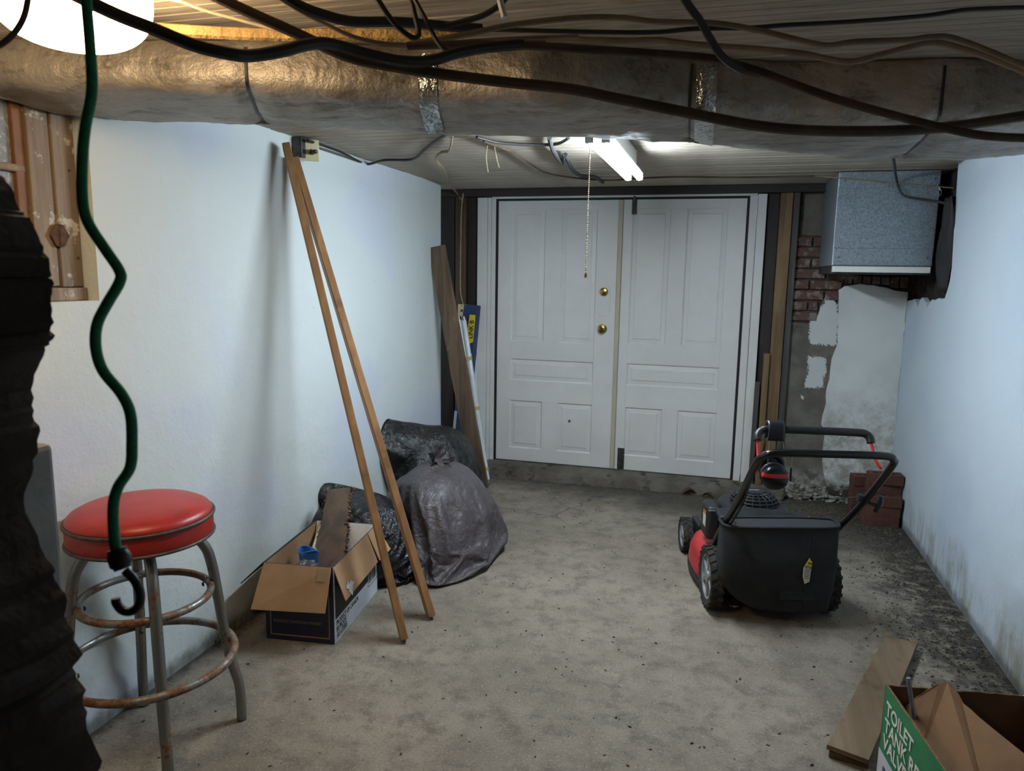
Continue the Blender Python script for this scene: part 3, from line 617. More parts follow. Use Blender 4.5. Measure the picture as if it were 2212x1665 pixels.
cable('grey_cable', 'dark grey cable hanging diagonally down from the ceiling at upper middle', 'cable', [(1455, -45), (1485, 8), (1512, 45), (1535, 85), (1560, 122), (1600, 150), (1640, 160)], 17, 'cable_grey', (1.3, 1.45), group=G)
cable('black_cable', 'thick black cable bending down from the top edge left of middle', 'cable', [(560, -45), (640, 8), (700, 32), (760, 46), (840, 47), (900, 50), (960, 56), (1040, 62)], 22, 'cable_black', (1.35, 1.55), group=G)
cable('black_cable', 'black cable looping in a narrow V below the ceiling', 'cable', [(795, -40), (820, 5), (850, 48), (880, 75), (898, 82), (905, 70), (898, 40), (886, -10), (880, -45)], 12, 'cable_black', (1.35, 1.42), group=G)
cable('black_cable', 'slim black cable hanging down beside the V shaped loop', 'cable', [(880, -30), (905, 15), (925, 52), (945, 90), (965, 109), (990, 108)], 10, 'cable_black', 1.4, group=G)
cable('brown_cable', 'flat brown cable lying over the bundle left of middle', 'cable', [(560, -30), (640, 20), (700, 50), (760, 78), (830, 94), (900, 96), (1000, 90), (1100, 84), (1250, 78)], 9, 'cable_tan', (1.45, 1.6), group=G)
cable('dark_cable', 'dark cable leaving the bundle up toward the white peg', 'cable', [(960, 56), (1010, 44), (1050, 30), (1085, 5), (1110, -35)], 13, 'cable_grey', 1.5, group=G)
cable('white_peg', 'short white plastic peg under the ceiling near the cable bundle', 'peg', [(1074, -30), (1082, 8), (1090, 38)], 14, 'white_metal', 1.45)
cable('yellow_wire', 'thin yellowish wire crossing the ceiling beside the lamp', 'wire', [(330, -10), (395, 5), (440, 22), (520, 44), (600, 66), (660, 84)], 7, 'cable_cream', 1.6, group=G)
cable('dark_cable', 'dark cable curving over the left end of the glowing lamp', 'cable', [(66, -45), (60, 0), (52, 35), (35, 66), (8, 92), (-30, 110)], 13, 'cable_brown', 1.0, group=G)
cable('wrapped_pipe', 'yellowed wrapped pipe lying in front of the duct at upper left', 'pipe', [(180, 45), (340, 62), (500, 72), (640, 76), (760, 74), (900, 78), (1000, 84)], 26, 'pipe_wrap', 1.78)
GC = 'wires stapled under the far ceiling'
cable('black_cable', 'black cord running from the wall outlet along the ceiling', 'cord', [(664, 303), (700, 315), (740, 330), (790, 354), (830, 346), (890, 344), (915, 325), (940, 305), (965, 290)], 6, 'cable_black', z=2.195, group=GC)
c = [atZ(978, 292, 2.2), atZ(970, 325, 2.2), atZ(952, 330, 2.2), atZ(942, 345, 2.2), atZ(962, 370, 2.2), atZ(972, 396, 2.2), atY(988, 418, -.06), atY(998, 430, -.055), atY(1001, 418, -.045), atY(997, 455, -.037), atY(995, 560, -.037), atY(995, 630, -.037), atY(1003, 665, -.045)]
tag(MB().tube(smooth_path(c, 5), .0085, 8, flat=.6).build('cream_cable', 'cable_cream', smooth=True, origin=c[-1]), 'cream flat cable stapled along the ceiling down to the light switch', 'cable')
cable('black_cable', 'short black cord arching under the ceiling left of the shop light', 'cord', [(1030, 296), (1045, 300), (1080, 308), (1160, 313), (1205, 310), (1228, 298)], 7, 'cable_black', z=2.19, group=GC)
cable('dark_cable', 'dark kinked cord under the ceiling beside the shop light', 'cord', [(1187, 297), (1195, 325), (1216, 352), (1221, 334), (1236, 366), (1256, 380), (1285, 382), (1302, 394)], 9, 'cable_grey', z=2.19, group=GC)
cable('thin_wire', 'thin brown wire running along the far ceiling to the right corner', 'wire', [(1045, 305), (1110, 330), (1140, 350), (1190, 376), (1300, 389), (1400, 384), (1480, 382), (1600, 383), (1760, 380)], 4, 'cable_brown', z=2.2, group=GC)
for i, q in enumerate(([(1053, 308, 3.6), (1050, 340, 3.6), (1054, 372, 3.6)], [(1068, 318, 3.6), (1073, 345, 3.6), (1078, 362, 3.6)])):
    cable('wire_stub', ('pale bare wire end dangling left of the shop light, the longer one', 'pale bare wire end dangling left of the shop light, the shorter one')[i], 'wire', q, 3, 'cable_cream', seg=6)
c = [atZ(1926, 330, 2.2), atZ(1931, 348, 2.19), atY(1936, 385, -.72), atY(1950, 420, -.68), atY(1990, 430, -.67), atY(2030, 436, -.69), atY(2052, 443, -.8)]
for p in c: p.z = min(p.z, ZC-.008)
tag(MB().tube(smooth_path(c, 5), .0075, 8).build('dark_cable', 'cable_grey', smooth=True, origin=c[-1]), 'dark cord drooping across the face of the metal plenum', 'cord')
c = [atY(1760, 380, -.7), atY(1820, 385, -.68), atY(1930, 395, -.68), atY(2060, 406, -.7)]
tag(MB().tube(smooth_path(c, 5), .004, 6).build('thin_wire', 'cable_tan', smooth=True, origin=c[-1]), 'thin taut wire across the top of the metal plenum', 'wire')
# ---- surface outlet at the top of the left wall with a plug
OB = Vector((-.275, -2.275, 2.168))
ob = thing('outlet_box', 'cream surface outlet box at the top of the left wall above the long boards', 'outlet', OB)
MB().box((-.034, -.05, -.05), (.02, .05, .043)).build('box_body', 'dark_steel', ob, bevel=.003)
fr = frame((.024, -.006, -.012), (.75, .66, 0), (0, 0, 1))
MB().box((-.055, -.05, -.004), (.055, .05, .004), fr).build('face_plate', 'cream_plastic', ob, bevel=.003)
for s in (-1, 1): MB().tube([(.018*s, .0, .003), (.018*s, 0, .0055)], .006, 10, mx=fr).build('socket_hole', 'ink', ob)
MB().tube(smooth_path([(.02, -.01, .003), (.024, -.01, .03), (.03, -.012, .06)], 4), [.012]*4+[.010]*4+[.005], 10, mx=fr).build('plug', 'black_plastic', ob, smooth=True)
# ---- switch plate on the stud
SW = atY(1000, 672, -.036)
sw = thing('light_switch', 'cream switch box on the brown stud left of the doors', 'switch', SW)
MB().box((-.036, -.022, -.055), (.036, .006, .055)).build('switch_box', 'cream_plastic', sw, bevel=.004)
MB().box((-.006, -.034, -.002), (.006, -.02, .014)).build('toggle', 'dark_steel', sw, bevel=.002)
for z in (-.042, .042): MB().lathe([(0, .002), (.003, .0015), (.004, 0)], 8, Matrix.Translation((0, -.0225, z)) @ Matrix.Rotation(PI/2, 4, 'X')).build('screw', 'dark_steel', sw)
# ---- green bungee with black hook hanging close to the camera
bp = [atD(x, y, .86) for x, y in ((178, -60), (186, 0), (196, 120), (198, 200), (185, 270), (178, 340), (178, 430), (190, 480), (225, 535), (258, 585), (258, 610), (232, 655), (210, 700), (207, 750), (222, 800), (262, 850), (282, 895), (285, 960), (281, 1010), (256, 1050), (245, 1090), (246, 1150), (252, 1195))]
bg = thing('bungee_cord', 'green bungee cord with black hook dangling in front of the stool', 'cord', bp[-1])
top = Vector((bp[0].x, bp[0].y, ZC-.003)); q = [p-bp[-1] for p in smooth_path([top]+bp, 5)]
MB().tube(q, .0062, 10).build('cord', 'bungee', bg, smooth=True)
hb = [atD(x, y, .86)-bp[-1] for x, y in ((252, 1185), (258, 1205), (266, 1228))]
MB().tube(smooth_path(hb, 4), [.011]*3+[.013]*4+[.010]*2, 12).build('hook_collar', 'black_plastic', bg, smooth=True)
hk = [atD(x, y, .86)-bp[-1] for x, y in ((270, 1232), (290, 1252), (303, 1280), (301, 1305), (285, 1320), (265, 1318), (252, 1303), (250, 1292))]
MB().tube(smooth_path(hk, 5), .0052, 10).build('hook', 'black_plastic', bg, smooth=True)
# ================================================================== LEFT SIDE OF THE ROOM
# ---- bar stool
ST = Vector((-.05, -3.67, 0))
st = thing('bar_stool', 'chrome bar stool with round red vinyl seat and rusty foot rings', 'stool', ST)
SR = .215
MB().lathe([(SR-.004, .742), (SR, .75), (SR, .80), (SR-.002, .806)], 56).build('seat_band', 'red_vinyl', st, smooth=True)
MB().lathe([(SR-.001, .808), (SR-.002, .818), (SR-.012, .830), (SR-.035, .842), (SR-.08, .851), (SR-.14, .855), (0, .857)], 56).build('seat_cushion', 'red_vinyl', st, smooth='all')
def ring(name, R, z, r, mat, seg=64, s=10): return MB().tube([(R*math.cos(2*PI*i/seg), R*math.sin(2*PI*i/seg), z) for i in range(seg)], r, s, closed=True).build(name, mat, st, smooth='all')
ring('seat_bead', SR+.001, .807, .0062, 'bead_trim'); ring('seat_rim', SR, .744, .0055, 'bead_trim')
MB().lathe([(0, .716), (.12, .716), (.15, .73), (SR-.008, .742)], 40).build('seat_pan', 'dark_steel', st, smooth=True)
ring('swivel_ring', .196, .535, .0125, 'rusty_ring'); ring('foot_ring', .262, .318, .0135, 'rusty_ring')
a0 = math.atan2(.206, .177)
for k in range(4):
    a = a0 + k*PI/2; c, s = math.cos(a), math.sin(a)
    pr = [(.135, .735), (.165, .70), (.192, .655), (.205, .60), (.214, .535), (.226, .43), (.238, .33), (.248, .265), (.262, .20), (.276, .14), (.280, .07), (.280, 0.0)]
    lg = MB().tube(smooth_path([(r*c, r*s, z) for r, z in pr], 4), .0172, 14).build('leg', 'rusty_steel', st, smooth='all')
    for r, z in ((.226, .318), (.195, .535)):
        MB().lathe([(0, .007), (.005, .006), (.008, .002), (.008, 0)], 10, Matrix.Translation(((r-.018)*c, (r-.018)*s, z)) @ Matrix.Rotation(a, 4, 'Z') @ Matrix.Rotation(-PI/2, 4, 'Y')).build('bolt', 'dark_steel', lg, smooth=True)
# ---- two long moulded boards leaning on the wall
def moulded(name, label, a, b, wdir, grp, w=.066, t=.034):
    a, b = Vector(a), Vector(b); u = (b-a).normalized(); wd = Vector(wdir); wd = (wd-u*wd.dot(u)).normalized(); nd = u.cross(wd)
    th = thing(name, label, 'board', a, 0, grp)
    prof = [(-w/2, -t/2), (-w/2+.010, -t/2), (-w/2+.012, -t/2+.007), (-w/2+.019, -t/2+.007), (-w/2+.021, -t/2), (w/2-.004, -t/2), (w/2, -t/2+.004), (w/2, t/2), (-w/2, t/2)]
    m = MB().prism([wd*p+nd*q for p, q in prof], b-a).build('board_body', 'trim_wood', th, bevel=.0015)
    MB().prism([wd*p+nd*q for p, q in [(-w/2+.0125, -t/2+.0068), (-w/2+.0185, -t/2+.0068), (-w/2+.0185, -t/2+.008), (-w/2+.0125, -t/2+.008)]], (b-a)*.998).build('groove_strip', 'weathered', th)
    return th
gb = 'long moulded boards leaning on the left wall'
moulded('long_board', 'long moulded wooden board leaning on the left wall, the nearer of two', (.450, -2.765, .012), (-.255, -2.455, 2.15), (.55, -.83, 0), gb)
moulded('long_board', 'long moulded wooden board leaning on the left wall, the farther of two', (.480, -2.528, .012), (-.262, -2.375, 2.10), (.62, -.78, 0), gb)
for nd in ([(-.262, -2.40, 2.13), (-.23, -2.36, 2.125)], [(-.262, -2.39, 2.115), (-.225, -2.36, 2.10)]): pass
# ---- open whisky carton
BX = Vector((-.008, -2.63, 0)); ba = math.atan2(.039, .31)
cb = thing('whisky_carton', 'open brown carton with navy and white print beside the leaning boards', 'box', BX, ba)
W, D, H = .312/2, .552/2, .347; th = .0045
MB().box((-W, -D, 0), (W, -D+th, H)).build('front_panel', 'print_navy', cb); MB().box((-W, D-th, 0), (W, D, H)).build('back_panel', 'print_navy', cb)
MB().box((W-th, -D+th, 0), (W, D-th, H)).build('side_panel', 'print_black', cb); MB().box((-W, -D+th, 0), (-W+th, D-th, H)).build('side_panel', 'print_black', cb)
MB().box((-W+th, -D+th, .001), (W-th, D-th, .006)).build('bottom_panel', 'cardboard', cb)
MB().box((-W+th, D-th-.003, .01), (W-th, D-th-.0015, H-.004)).build('white_liner', 'foam_white', cb)
for nm, lo, hi in (('inner_liner', (-W+th, -D+th, .006), (W-th, -D+th+.001, H-.001)), ('inner_liner', (-W+th, D-th-.001, .006), (W-th, D-th, H-.001)), ('inner_liner', (-W+th, -D+th, .006), (-W+th+.001, D-th, H-.001)), ('inner_liner', (W-th-.001, -D+th, .006), (W-th, D-th, H-.001))): MB().box(lo, hi).build(nm, 'cardboard', cb)
# printed areas
e = .0006
p = MB()
for lo, hi in (((-W+.02, .022), (W-.02, .027)), ((-W+.02, .022), (-W+.025, H-.02)), ((W-.025, .022), (W-.02, H-.02))): p.box((lo[0], -D-e, lo[1]), (hi[0], -D, hi[1]))
p.build('gold_border', 'gold_ink', cb)
MB().box((W, -D, 0), (W+e, D, .105)).build('white_band', 'print_white', cb); MB().box((W, -D, 0), (W+e*1.2, -D+.014, H)).build('white_corner', 'print_white', cb)
MB().box((W, -D+.014, .105), (W+e, D, .2)).build('dark_band', 'print_black', cb)
text('printed_line', 'BLENDED CANADIAN WHISKY', .0205, 'gold_ink', cb, frame((-W+.035, -D-e, .082), (1, 0, 0), (0, 0, 1)), .78)
text('printed_line', 'PRODUCT OF CANADA\n80 PROOF\n10.5 LITERS', .034, 'ink', cb, frame((W+e*1.5, -D+.022, .074), (0, 1, 0), (0, 0, 1)), .72, .0007)
bc = MB(); bc.box((W+e, D-.135, .075), (W+e*2, D-.008, .165)); bc.build('barcode_label', 'print_white', cb)
bl = MB()
for (y0, z0, y1, z1) in ((-.135, .075, -.132, .165), (-.011, .075, -.008, .165), (-.135, .075, -.008, .078), (-.135, .162, -.008, .165)): bl.box((W+e*2, D+y0, z0), (W+e*3, D+y1, z1))
y = -.122
while y < -.025:
    w_ = random.choice((.0015, .0015, .003, .0045)); bl.box((W+e*2, D+y, .09), (W+e*3, D+y+w_, .152)); y += w_+random.choice((.002, .003, .005))
bl.build('barcode_lines', 'ink', cb)
def flap(p0, p1, q1, q0, name='flap', mat='cardboard', t=.0042):
    p0, p1, q1, q0 = map(Vector, (p0, p1, q1, q0)); nrm = (p1-p0).cross(q0-p0).normalized()*t
    return MB().prism([p0, p1, q1, q0], nrm).build(name, mat, cb, bevel=.001)
ff = flap((-W, -D, H), (W-.008, -D, H), (W-.004, -D-.085, H-.165), (-W-.012, -D-.105, H-.165))
fr = frame((0, 0, 0), (1, 0, 0), (0, .09, .165))
n_ = Vector((1, 0, 0)).cross(Vector((0, -.09, -.165))).normalized()
def onflap(x, s): return Vector((x, -D-.092*s, H-.165*s)) - Vector((0, .0022, -.0012))
MB().prism([onflap(W-.065, .02), onflap(W-.02, .02), onflap(W-.022, .32), onflap(W-.062, .32)], (0, -.0006, .0004)).build('tape_piece', 'carton_tan', cb)
rf = flap((W, -D+.004, H), (W, D-.13, H), (W+.055, D-.14, H-.135), (W+.05, -D+.012, H-.15)); flap((W, D-.125, H), (W, D-.004, H), (W+.075, D-.004, H-.12), (W+.062, D-.133, H-.13))
tl = []
for k in range(26):
    a = 2*PI*k/26; r = .024*(1+.28*math.sin(3*a+.7)+.22*math.sin(7*a+1)+.15*math.sin(11*a)); tl.append((W+.046+.008*0, -D+.085+1.35*r*math.cos(a), H-.118+r*math.sin(a)))
tl = [(W+.0505*(H-z)/.15+.003, y, z) for x, y, z in tl]
MB().prism(tl, (.0006, 0, .0002)).build('torn_label', 'print_white', cb)
flap((-W, -D+.004, H), (-W, D-.004, H), (-W-.11, D-.01, H-.09), (-W-.115, -D+.01, H-.11), mat='print_black')
flap((-W+.006, D, H), (W-.006, D, H), (W-.006, D+.022, H-.05), (-W+.006, D+.022, H-.05), mat='print_navy')
def inbox(x, y, z): v = Matrix.Rotation(ba, 4, 'Z') @ Vector((x, y, z)) + BX; return v
# white foam sheet standing in the carton
fs = MB().prism([inbox(-W+.012, D-.15, .03), inbox(W-.012, D-.15, .03), inbox(W-.012, D-.014, H+.004), inbox(-W+.012, D-.014, H+.004)], (0, -.005, .002))
tag(fs.build('foam_sheet', 'foam_white', origin=inbox(0, D-.15, .03)), 'white foam sheet leaning inside the back of the open carton', 'foam sheet')
# bark-edged slab leaning out of the carton
A = inbox(.03, -.12, .055); B = Vector((-.150, -2.225, .462)); u = (B-A); L = u.length; u.normalize(); sd = Vector((1, .12, .02)); sd = (sd-u*sd.dot(u)).normalized(); nn = sd.cross(u)
bs = thing('bark_slab', 'rough bark edged wooden slab leaning out of the open carton', 'wood slab', A)
NB = 46; lv = []; rv = []
for i in range(NB+1):
    t = i/NB; wl_ = .07+.012*math.sin(4*t+1)+.006*fbm((t*14, 0, 1)); wr_ = .072+.010*math.sin(5*t)+.006*fbm((t*14, 3, 1))
    lv.append((t*L, -wl_)); rv.append((t*L, wr_))
m = MB(); pl_ = [u*a+sd*b for a, b in rv] + [u*a+sd*b for a, b in reversed(lv)]
m.prism(pl_, nn*.022).build('slab', 'bark_board', bs, bevel=.002)
for side, arr in ((-1, lv), (1, rv)):
    bb = MB()
    for i in range(NB+1):
        a, b = arr[i]; k = .75 if side > 0 else .45
        for _ in range(2):
            c = u*(a+random.uniform(-.006, .006))+sd*(b+side*random.uniform(-.002, .010)*k)+nn*random.uniform(-.002, .022)
            s = random.uniform(.005, .011)*(.6+k*.6); mx = Matrix.Translation(c) @ Matrix.Rotation(random.uniform(0, 6), 4, (random.random(), random.random(), 1)) 
            bb.box((-s, -s*.5, -s*.35), (s, s*.5, s*.35), mx)
    o = bb.build('bark_edge', 'bark', bs)
# blue glove over a white stick, clear bag, rotten scraps
gl = inbox(-.055, -.055, .275)
stk = tag(MB().prism([inbox(-.100, -.06, .15), inbox(-.074, -.06, .15), inbox(-.074, -.057, .15), inbox(-.100, -.057, .15)], inbox(-.128, .245, .34)-inbox(-.10, -.06, .15)).build('paint_stick', 'foam_white', origin=inbox(-.10, -.06, .15), bevel=.001), 'white paint stick standing in the open carton behind the glove', 'stick')
gv = thing('rubber_glove', 'crumpled blue rubber glove cuff poking up in the open carton', 'glove', gl)
def cuff(u_, v_):
    a = 2*PI*u_; r = .034+.006*math.sin(3*a+1)+.007*v_; z = -.035+.085*v_+.008*math.sin(2*a+v_*3)
    return (r*math.cos(a)*1.1, r*math.sin(a)*.75, z)
o = MB().grid(cuff, 40, 10).build('cuff', 'glove_blue', gv, smooth='all', solid=.0025)
MB().tube([(.0405*1.05*math.cos(a)*1.12, .0405*1.02*math.sin(a)*.77, .05+.008*math.sin(2*a+3)) for a in [2*PI*i/40 for i in range(40)]], .0035, 8, closed=True).build('rolled_rim', 'glove_blue', gv, smooth='all')
MB().grid(lambda u_, v_: (.034*math.cos(2*PI*u_)*(1-.55*v_)*1.1, .034*math.sin(2*PI*u_)*(1-.4*v_)*.75, -.034-.06*v_), 28, 6).build('palm', 'glove_blue', gv, smooth='all')
for k in range(4): MB().tube(smooth_path([(-.018+.012*k, 0, -.085), (-.022+.014*k, .006*(k % 2), -.11), (-.02+.013*k, .012, -.13)], 3), .0065, 8).build('finger', 'glove_blue', gv, smooth='all')
def crumple(name, label, cat, c, R, mat, amp, fr_, sub=4):
    bm = bmesh.new(); bmesh.ops.create_icosphere(bm, subdivisions=sub, radius=1)
    for v in bm.verts:
        d = v.co.normalized(); k = 1+amp*fbm(d*fr_+Vector((c.x*9, c.y*9, 0)), 4); v.co = Vector((d.x*R[0]*k, d.y*R[1]*k, d.z*R[2]*k))
    me = bpy.data.meshes.new(name); bm.to_mesh(me); bm.free(); me.materials.append(MAT[mat]); o = bpy.data.objects.new(name, me); COL.objects.link(o); o.location = c
    return tag(o, label, cat)
crumple('plastic_bag', 'small crumpled clear plastic bag below the blue glove in the carton', 'plastic bag', inbox(-.045, -.115, .265), (.05, .045, .03), 'clear', .5, 2.2, 3)
crumple('rotten_wood', 'crumbly grey rotten wood clump in the right of the carton', 'wood', inbox(.095, .06, .17), (.045, .08, .09), 'rotten', .35, 3)
crumple('rotten_wood', 'dark crumbled wood debris filling the bottom of the carton', 'wood', inbox(-.01, .02, .035), (.12, .22, .03), 'rotten', .2, 4)
# ---- trash bags: a loose skin draped over each bag's contents
def bag_core(c, R, seed, lobes, planes, sub, grow, neck=None, amp=.10):
    bm = bmesh.new(); bmesh.ops.create_icosphere(bm, subdivisions=sub, radius=1); cc = Vector(c); s = Vector((seed, seed*2, 0))
    for v in bm.verts:
        d = v.co.normalized(); r = 1 + amp*fbm(d*1.4+s, 3)
        for kd, am, wd in lobes:
            a = math.acos(max(-1, min(1, d.dot(Vector(kd).normalized())))); r += am*math.exp(-(a/wd)**2)
        p = Vector((d.x*R[0], d.y*R[1], d.z*R[2]))*r; p += d*grow
        if neck:
            nd, hh, wd = neck; a = math.acos(max(-1, min(1, d.dot(Vector(nd).normalized())))); p += Vector(nd).normalized()*hh*math.exp(-(a/wd)**2)
        fl = .006 + grow
        if p.z+cc.z < fl: p.z = fl-cc.z
        for pt, nrm, lim in planes:
            nv = Vector(nrm); dd = (p+cc-Vector(pt)).dot(nv)
            if dd > lim+grow*.5: p = p - nv*(dd-lim-grow*.5)
        if p.x+cc.x < XL+.012+(0 if not grow else -.004): p.x = XL+.012-cc.x
        v.co = p+cc
    return bm
def drape_bags(specs, frames=48, sub=6):
    tmp = []; cl = []
    SC.frame_start = 1; SC.frame_end = frames+5; SC.frame_set(1)
    fl = MB().box((-1.2, -3.5, -.1), (2.0, .2, 0)).build('tmp_floor', 'void'); fl.modifiers.new('c', 'COLLISION'); fl.collision.thickness_outer = .004; fl.collision.cloth_friction = 30; tmp.append(fl)
    for sp in specs:
        bm = bag_core(sp['c'], sp['R'], sp['seed'], sp['lobes'], sp['planes'], 4, 0)
        me = bpy.data.meshes.new('core'); bm.to_mesh(me); bm.free(); o = bpy.data.objects.new('core', me); COL.objects.link(o); o.modifiers.new('c', 'COLLISION'); o.collision.thickness_outer = .006; o.collision.cloth_friction = 12; tmp.append(o)
        bm = bag_core(sp['c'], sp['R'], sp['seed'], sp['lobes'], sp['planes'], sub, sp.get('grow', .016), sp.get('neck'))
        me = bpy.data.meshes.new('shell'); bm.to_mesh(me); bm.free(); o = bpy.data.objects.new('shell', me); COL.objects.link(o)
        m = o.modifiers.new('cl', 'CLOTH'); st_ = m.settings; st_.quality = 4; st_.mass = .12; st_.tension_stiffness = 15; st_.compression_stiffness = 10; st_.shear_stiffness = 5; st_.bending_stiffness = .008
        st_.tension_damping = 8; st_.compression_damping = 8; st_.air_damping = 2; st_.shrink_min = sp.get('shrink', -.2); st_.time_scale = 1.0
        m.collision_settings.distance_min = .006; m.collision_settings.use_self_collision = False; m.collision_settings.collision_quality = 2
        m.point_cache.frame_start = 1; m.point_cache.frame_end = frames+5
        cl.append(o)
    for f in range(1, frames+1): SC.frame_set(f)
    dg = bpy.context.evaluated_depsgraph_get(); out = []
    for o, sp in zip(cl, specs):
        me = bpy.data.meshes.new_from_object(o.evaluated_get(dg)); cc = Vector(sp['c'])
        for v in me.vertices:
            v.co.z = max(v.co.z, .003); v.co.x = max(v.co.x, XL+.006); v.co -= Vector((cc.x, cc.y, 0))
        me.materials.clear(); me.materials.append(MAT[sp['mat']])
        for q in me.polygons: q.use_smooth = True
        ob = bpy.data.objects.new('trash_bag', me); COL.objects.link(ob); ob.location = (cc.x, cc.y, 0); md = ob.modifiers.new('u', 'SUBSURF'); md.levels = 1; md.render_levels = 1
        if sp.get('knot'):
            kx, ky, kz = sp['knot']; tv = min(me.vertices, key=lambda v: (v.co.x-kx)**2+(v.co.y-ky)**2+(v.co.z-2)**2*.4).co.copy(); tl_ = Vector(sp['tilt']).normalized(); kx_ = tl_.orthogonal().normalized(); ky_ = tl_.cross(kx_)
            def kf(u_, v_):
                a = 2*PI*u_; r = .022+.055*v_**.8 + (.014*math.sin(9*a+2*v_)+.008*math.sin(17*a))*v_**.5; h_ = -.02+.085*v_-.03*v_*v_*(1+math.sin(3*a))
                return tv + kx_*(r*math.cos(a)) + ky_*(r*math.sin(a)*.7) + tl_*h_
            MB().grid(kf, 72, 10).build('gathered_neck', sp['mat'], ob, smooth='all')
        tag(ob, sp['label'], 'trash bag', 'stuffed plastic trash bags on the floor'); out.append(ob)
    for o in cl+tmp: bpy.data.objects.remove(o, do_unlink=True)
    SC.frame_set(1); return out
drape_bags([
    dict(label='black trash bag in the far left corner behind the grey one', c=(-.075, -1.03, .23), R=(.24, .38, .27), seed=3, mat='bag_black', lobes=[((-.55, -.5, .85), .75, .36), ((.15, -.1, 1), .26, .5)], planes=[((-.07, -1.0, 0), (.40, -.917, 0), .37)], neck=((-.55, -.3, 1), .16, .35)),
    dict(label='large dusty grey brown trash bag slumped on the floor', c=(.195, -1.76, .19), R=(.30, .42, .24), seed=11, mat='bag_grey', lobes=[((-.05, .15, 1), .34, .7), ((.9, .35, -.1), .10, .5), ((.25, -1, -.4), .12, .5)], planes=[((.195, -1.76, 0), (-.40, .917, 0), .40), ((.235, -1.74, 0), (-.671, -.741, 0), .235)], neck=((-.05, .05, 1), .03, .3), knot=(.02, -.05, 0), tilt=(.6, -.25, .8), shrink=-.22),
    dict(label='shiny black trash bag squeezed between carton and left wall', c=(-.07, -2.10, .18), R=(.26, .24, .21), seed=23, mat='bag_left', lobes=[((-.5, .1, .7), .22, .5), ((.9, -.45, -.45), .22, .4)], planes=[((-.055, -2.06, 0), (.671, .741, 0), .155), ((0, -2.325, 0), (0, -1, 0), 0)], neck=((-.3, .2, 1), .12, .4), shrink=-.25)])
# ---- things leaning in the corner left of the doors
a, b = atZ(1036, 1054, .012), atX(941, 532, -.268); uu = (b-a).normalized(); wd = Vector((1, -.18, 0)); wd = (wd-uu*wd.dot(uu)).normalized(); nd = uu.cross(wd)
ob_ = []
for i in range(31):
    t = i/30; ob_.append((t, .068+.004*fbm((t*9, 5, 0))))
pp = [a+(b-a)*t+wd*w_ for t, w_ in ob_] + [a+(b-a)*t-wd*(w_+.003*fbm((t*11, 9, 0))) for t, w_ in reversed(ob_)]
tag(MB().prism(pp, nd*.024).build('old_board', 'weathered', origin=a, bevel=.002), 'dark weathered plank leaning in the corner left of the doors', 'plank')
tb = thing('fluorescent_tubes', 'pair of taped white fluorescent tubes leaning behind the weathered plank', 'tube', (.068, -.40, 0))
ta, tbp = Vector((.066, -.37, .004)), atY(1001, 684, -.115); du = (tbp-ta).normalized(); O = Vector((.068, -.40, 0))
for k, off in enumerate((Vector((0, 0, 0)), Vector((-.040, .0, .0)))):
    p0, p1 = ta+off-O, tbp+off-O
    q = MB().tube([p0+du*.03, p1-du*.03], .0185, 16).build('glass_tube', 'tube_glass', tb, smooth=True)
    for s0, s1 in ((p0, p0+du*.03), (p1-du*.03, p1)): MB().tube([s0, s1], .019, 16).build('end_cap', 'wire_steel', q, smooth=True)
for t in (.08, .44, .74):
    c = ta.lerp(tbp, t)-O; MB().tube([c+Vector((-.020, 0, 0))-du*.014, c+Vector((-.020, 0, 0))+du*.014], .0215, 20, flat=1.95).build('tape_band', 'tape_yellow', tb, smooth=True)
# shop-light carton
CA, CB2 = Vector((-.245, -.245, .01)), Vector((-.185, -.075, 1.335)); cu_ = (CB2-CA).normalized(); cr = Vector((1, -.25, 0)).normalized(); cr = (cr-cu_*cr.dot(cu_)).normalized(); cn = cr.cross(cu_)
ct = thing('light_carton', 'tall blue and yellow shop light carton standing behind the tubes', 'box', CA)
L_ = (CB2-CA).length
def cq(s, h, d=0): return cr*s+cu_*h+cn*d
MB().prism([cq(-.06, 0), cq(.06, 0), cq(.06, 0, -.055), cq(-.06, 0, -.055)], cu_*L_).build('carton_body', 'carton_blue', ct, bevel=.001)
MB().prism([cq(-.06, .0, .0003), cq(-.035, .0, .0003), cq(-.035, .5, .0003), cq(-.06, .5, .0003)], cn*.0005).build('white_stripe', 'print_white', ct)
MB().prism([cq(.028, .0, .0003), cq(.06, .0, .0003), cq(.06, .33, .0003), cq(.028, .33, .0003)], cn*.0005).build('tan_stripe', 'carton_tan', ct)
MB().prism([cq(-.01, 1.02, .0003), cq(.055, 1.05, .0003), cq(.055, 1.26, .0003), cq(.0, 1.26, .0003)], cn*.0005).build('yellow_panel', 'carton_yellow', ct)
MB().prism([cq(-.01, .80, .0003), cq(.055, .80, .0003), cq(.055, .96, .0003), cq(-.01, .96, .0003)], cn*.0005).build('white_panel', 'print_white', ct)
mx = frame(cq(.045, 1.075, .0012), cu_, -cr); text('printed_line', 'LINK·B', .056, 'ink', ct, mx, .85, .0012)
mx = frame(cq(-.008, .12, .0012), cu_, -cr); text('printed_line', '4ft DUAL LED', .021, 'print_white', ct, mx, .8)
mx = frame(cq(.016, .08, .0012), cu_, -cr); text('printed_line', 'LINKABLE SHOP LIGHT', .021, 'print_white', ct, mx, .8)
tag(MB().tube([(-.112, -.085, .1), (-.165, -.055, 1.12)], .017, 14).build('spare_tube', 'tube_glass', smooth=True, origin=(-.112, -.085, .1)), 'single glass tube standing behind the taped pair beside the casing', 'tube')
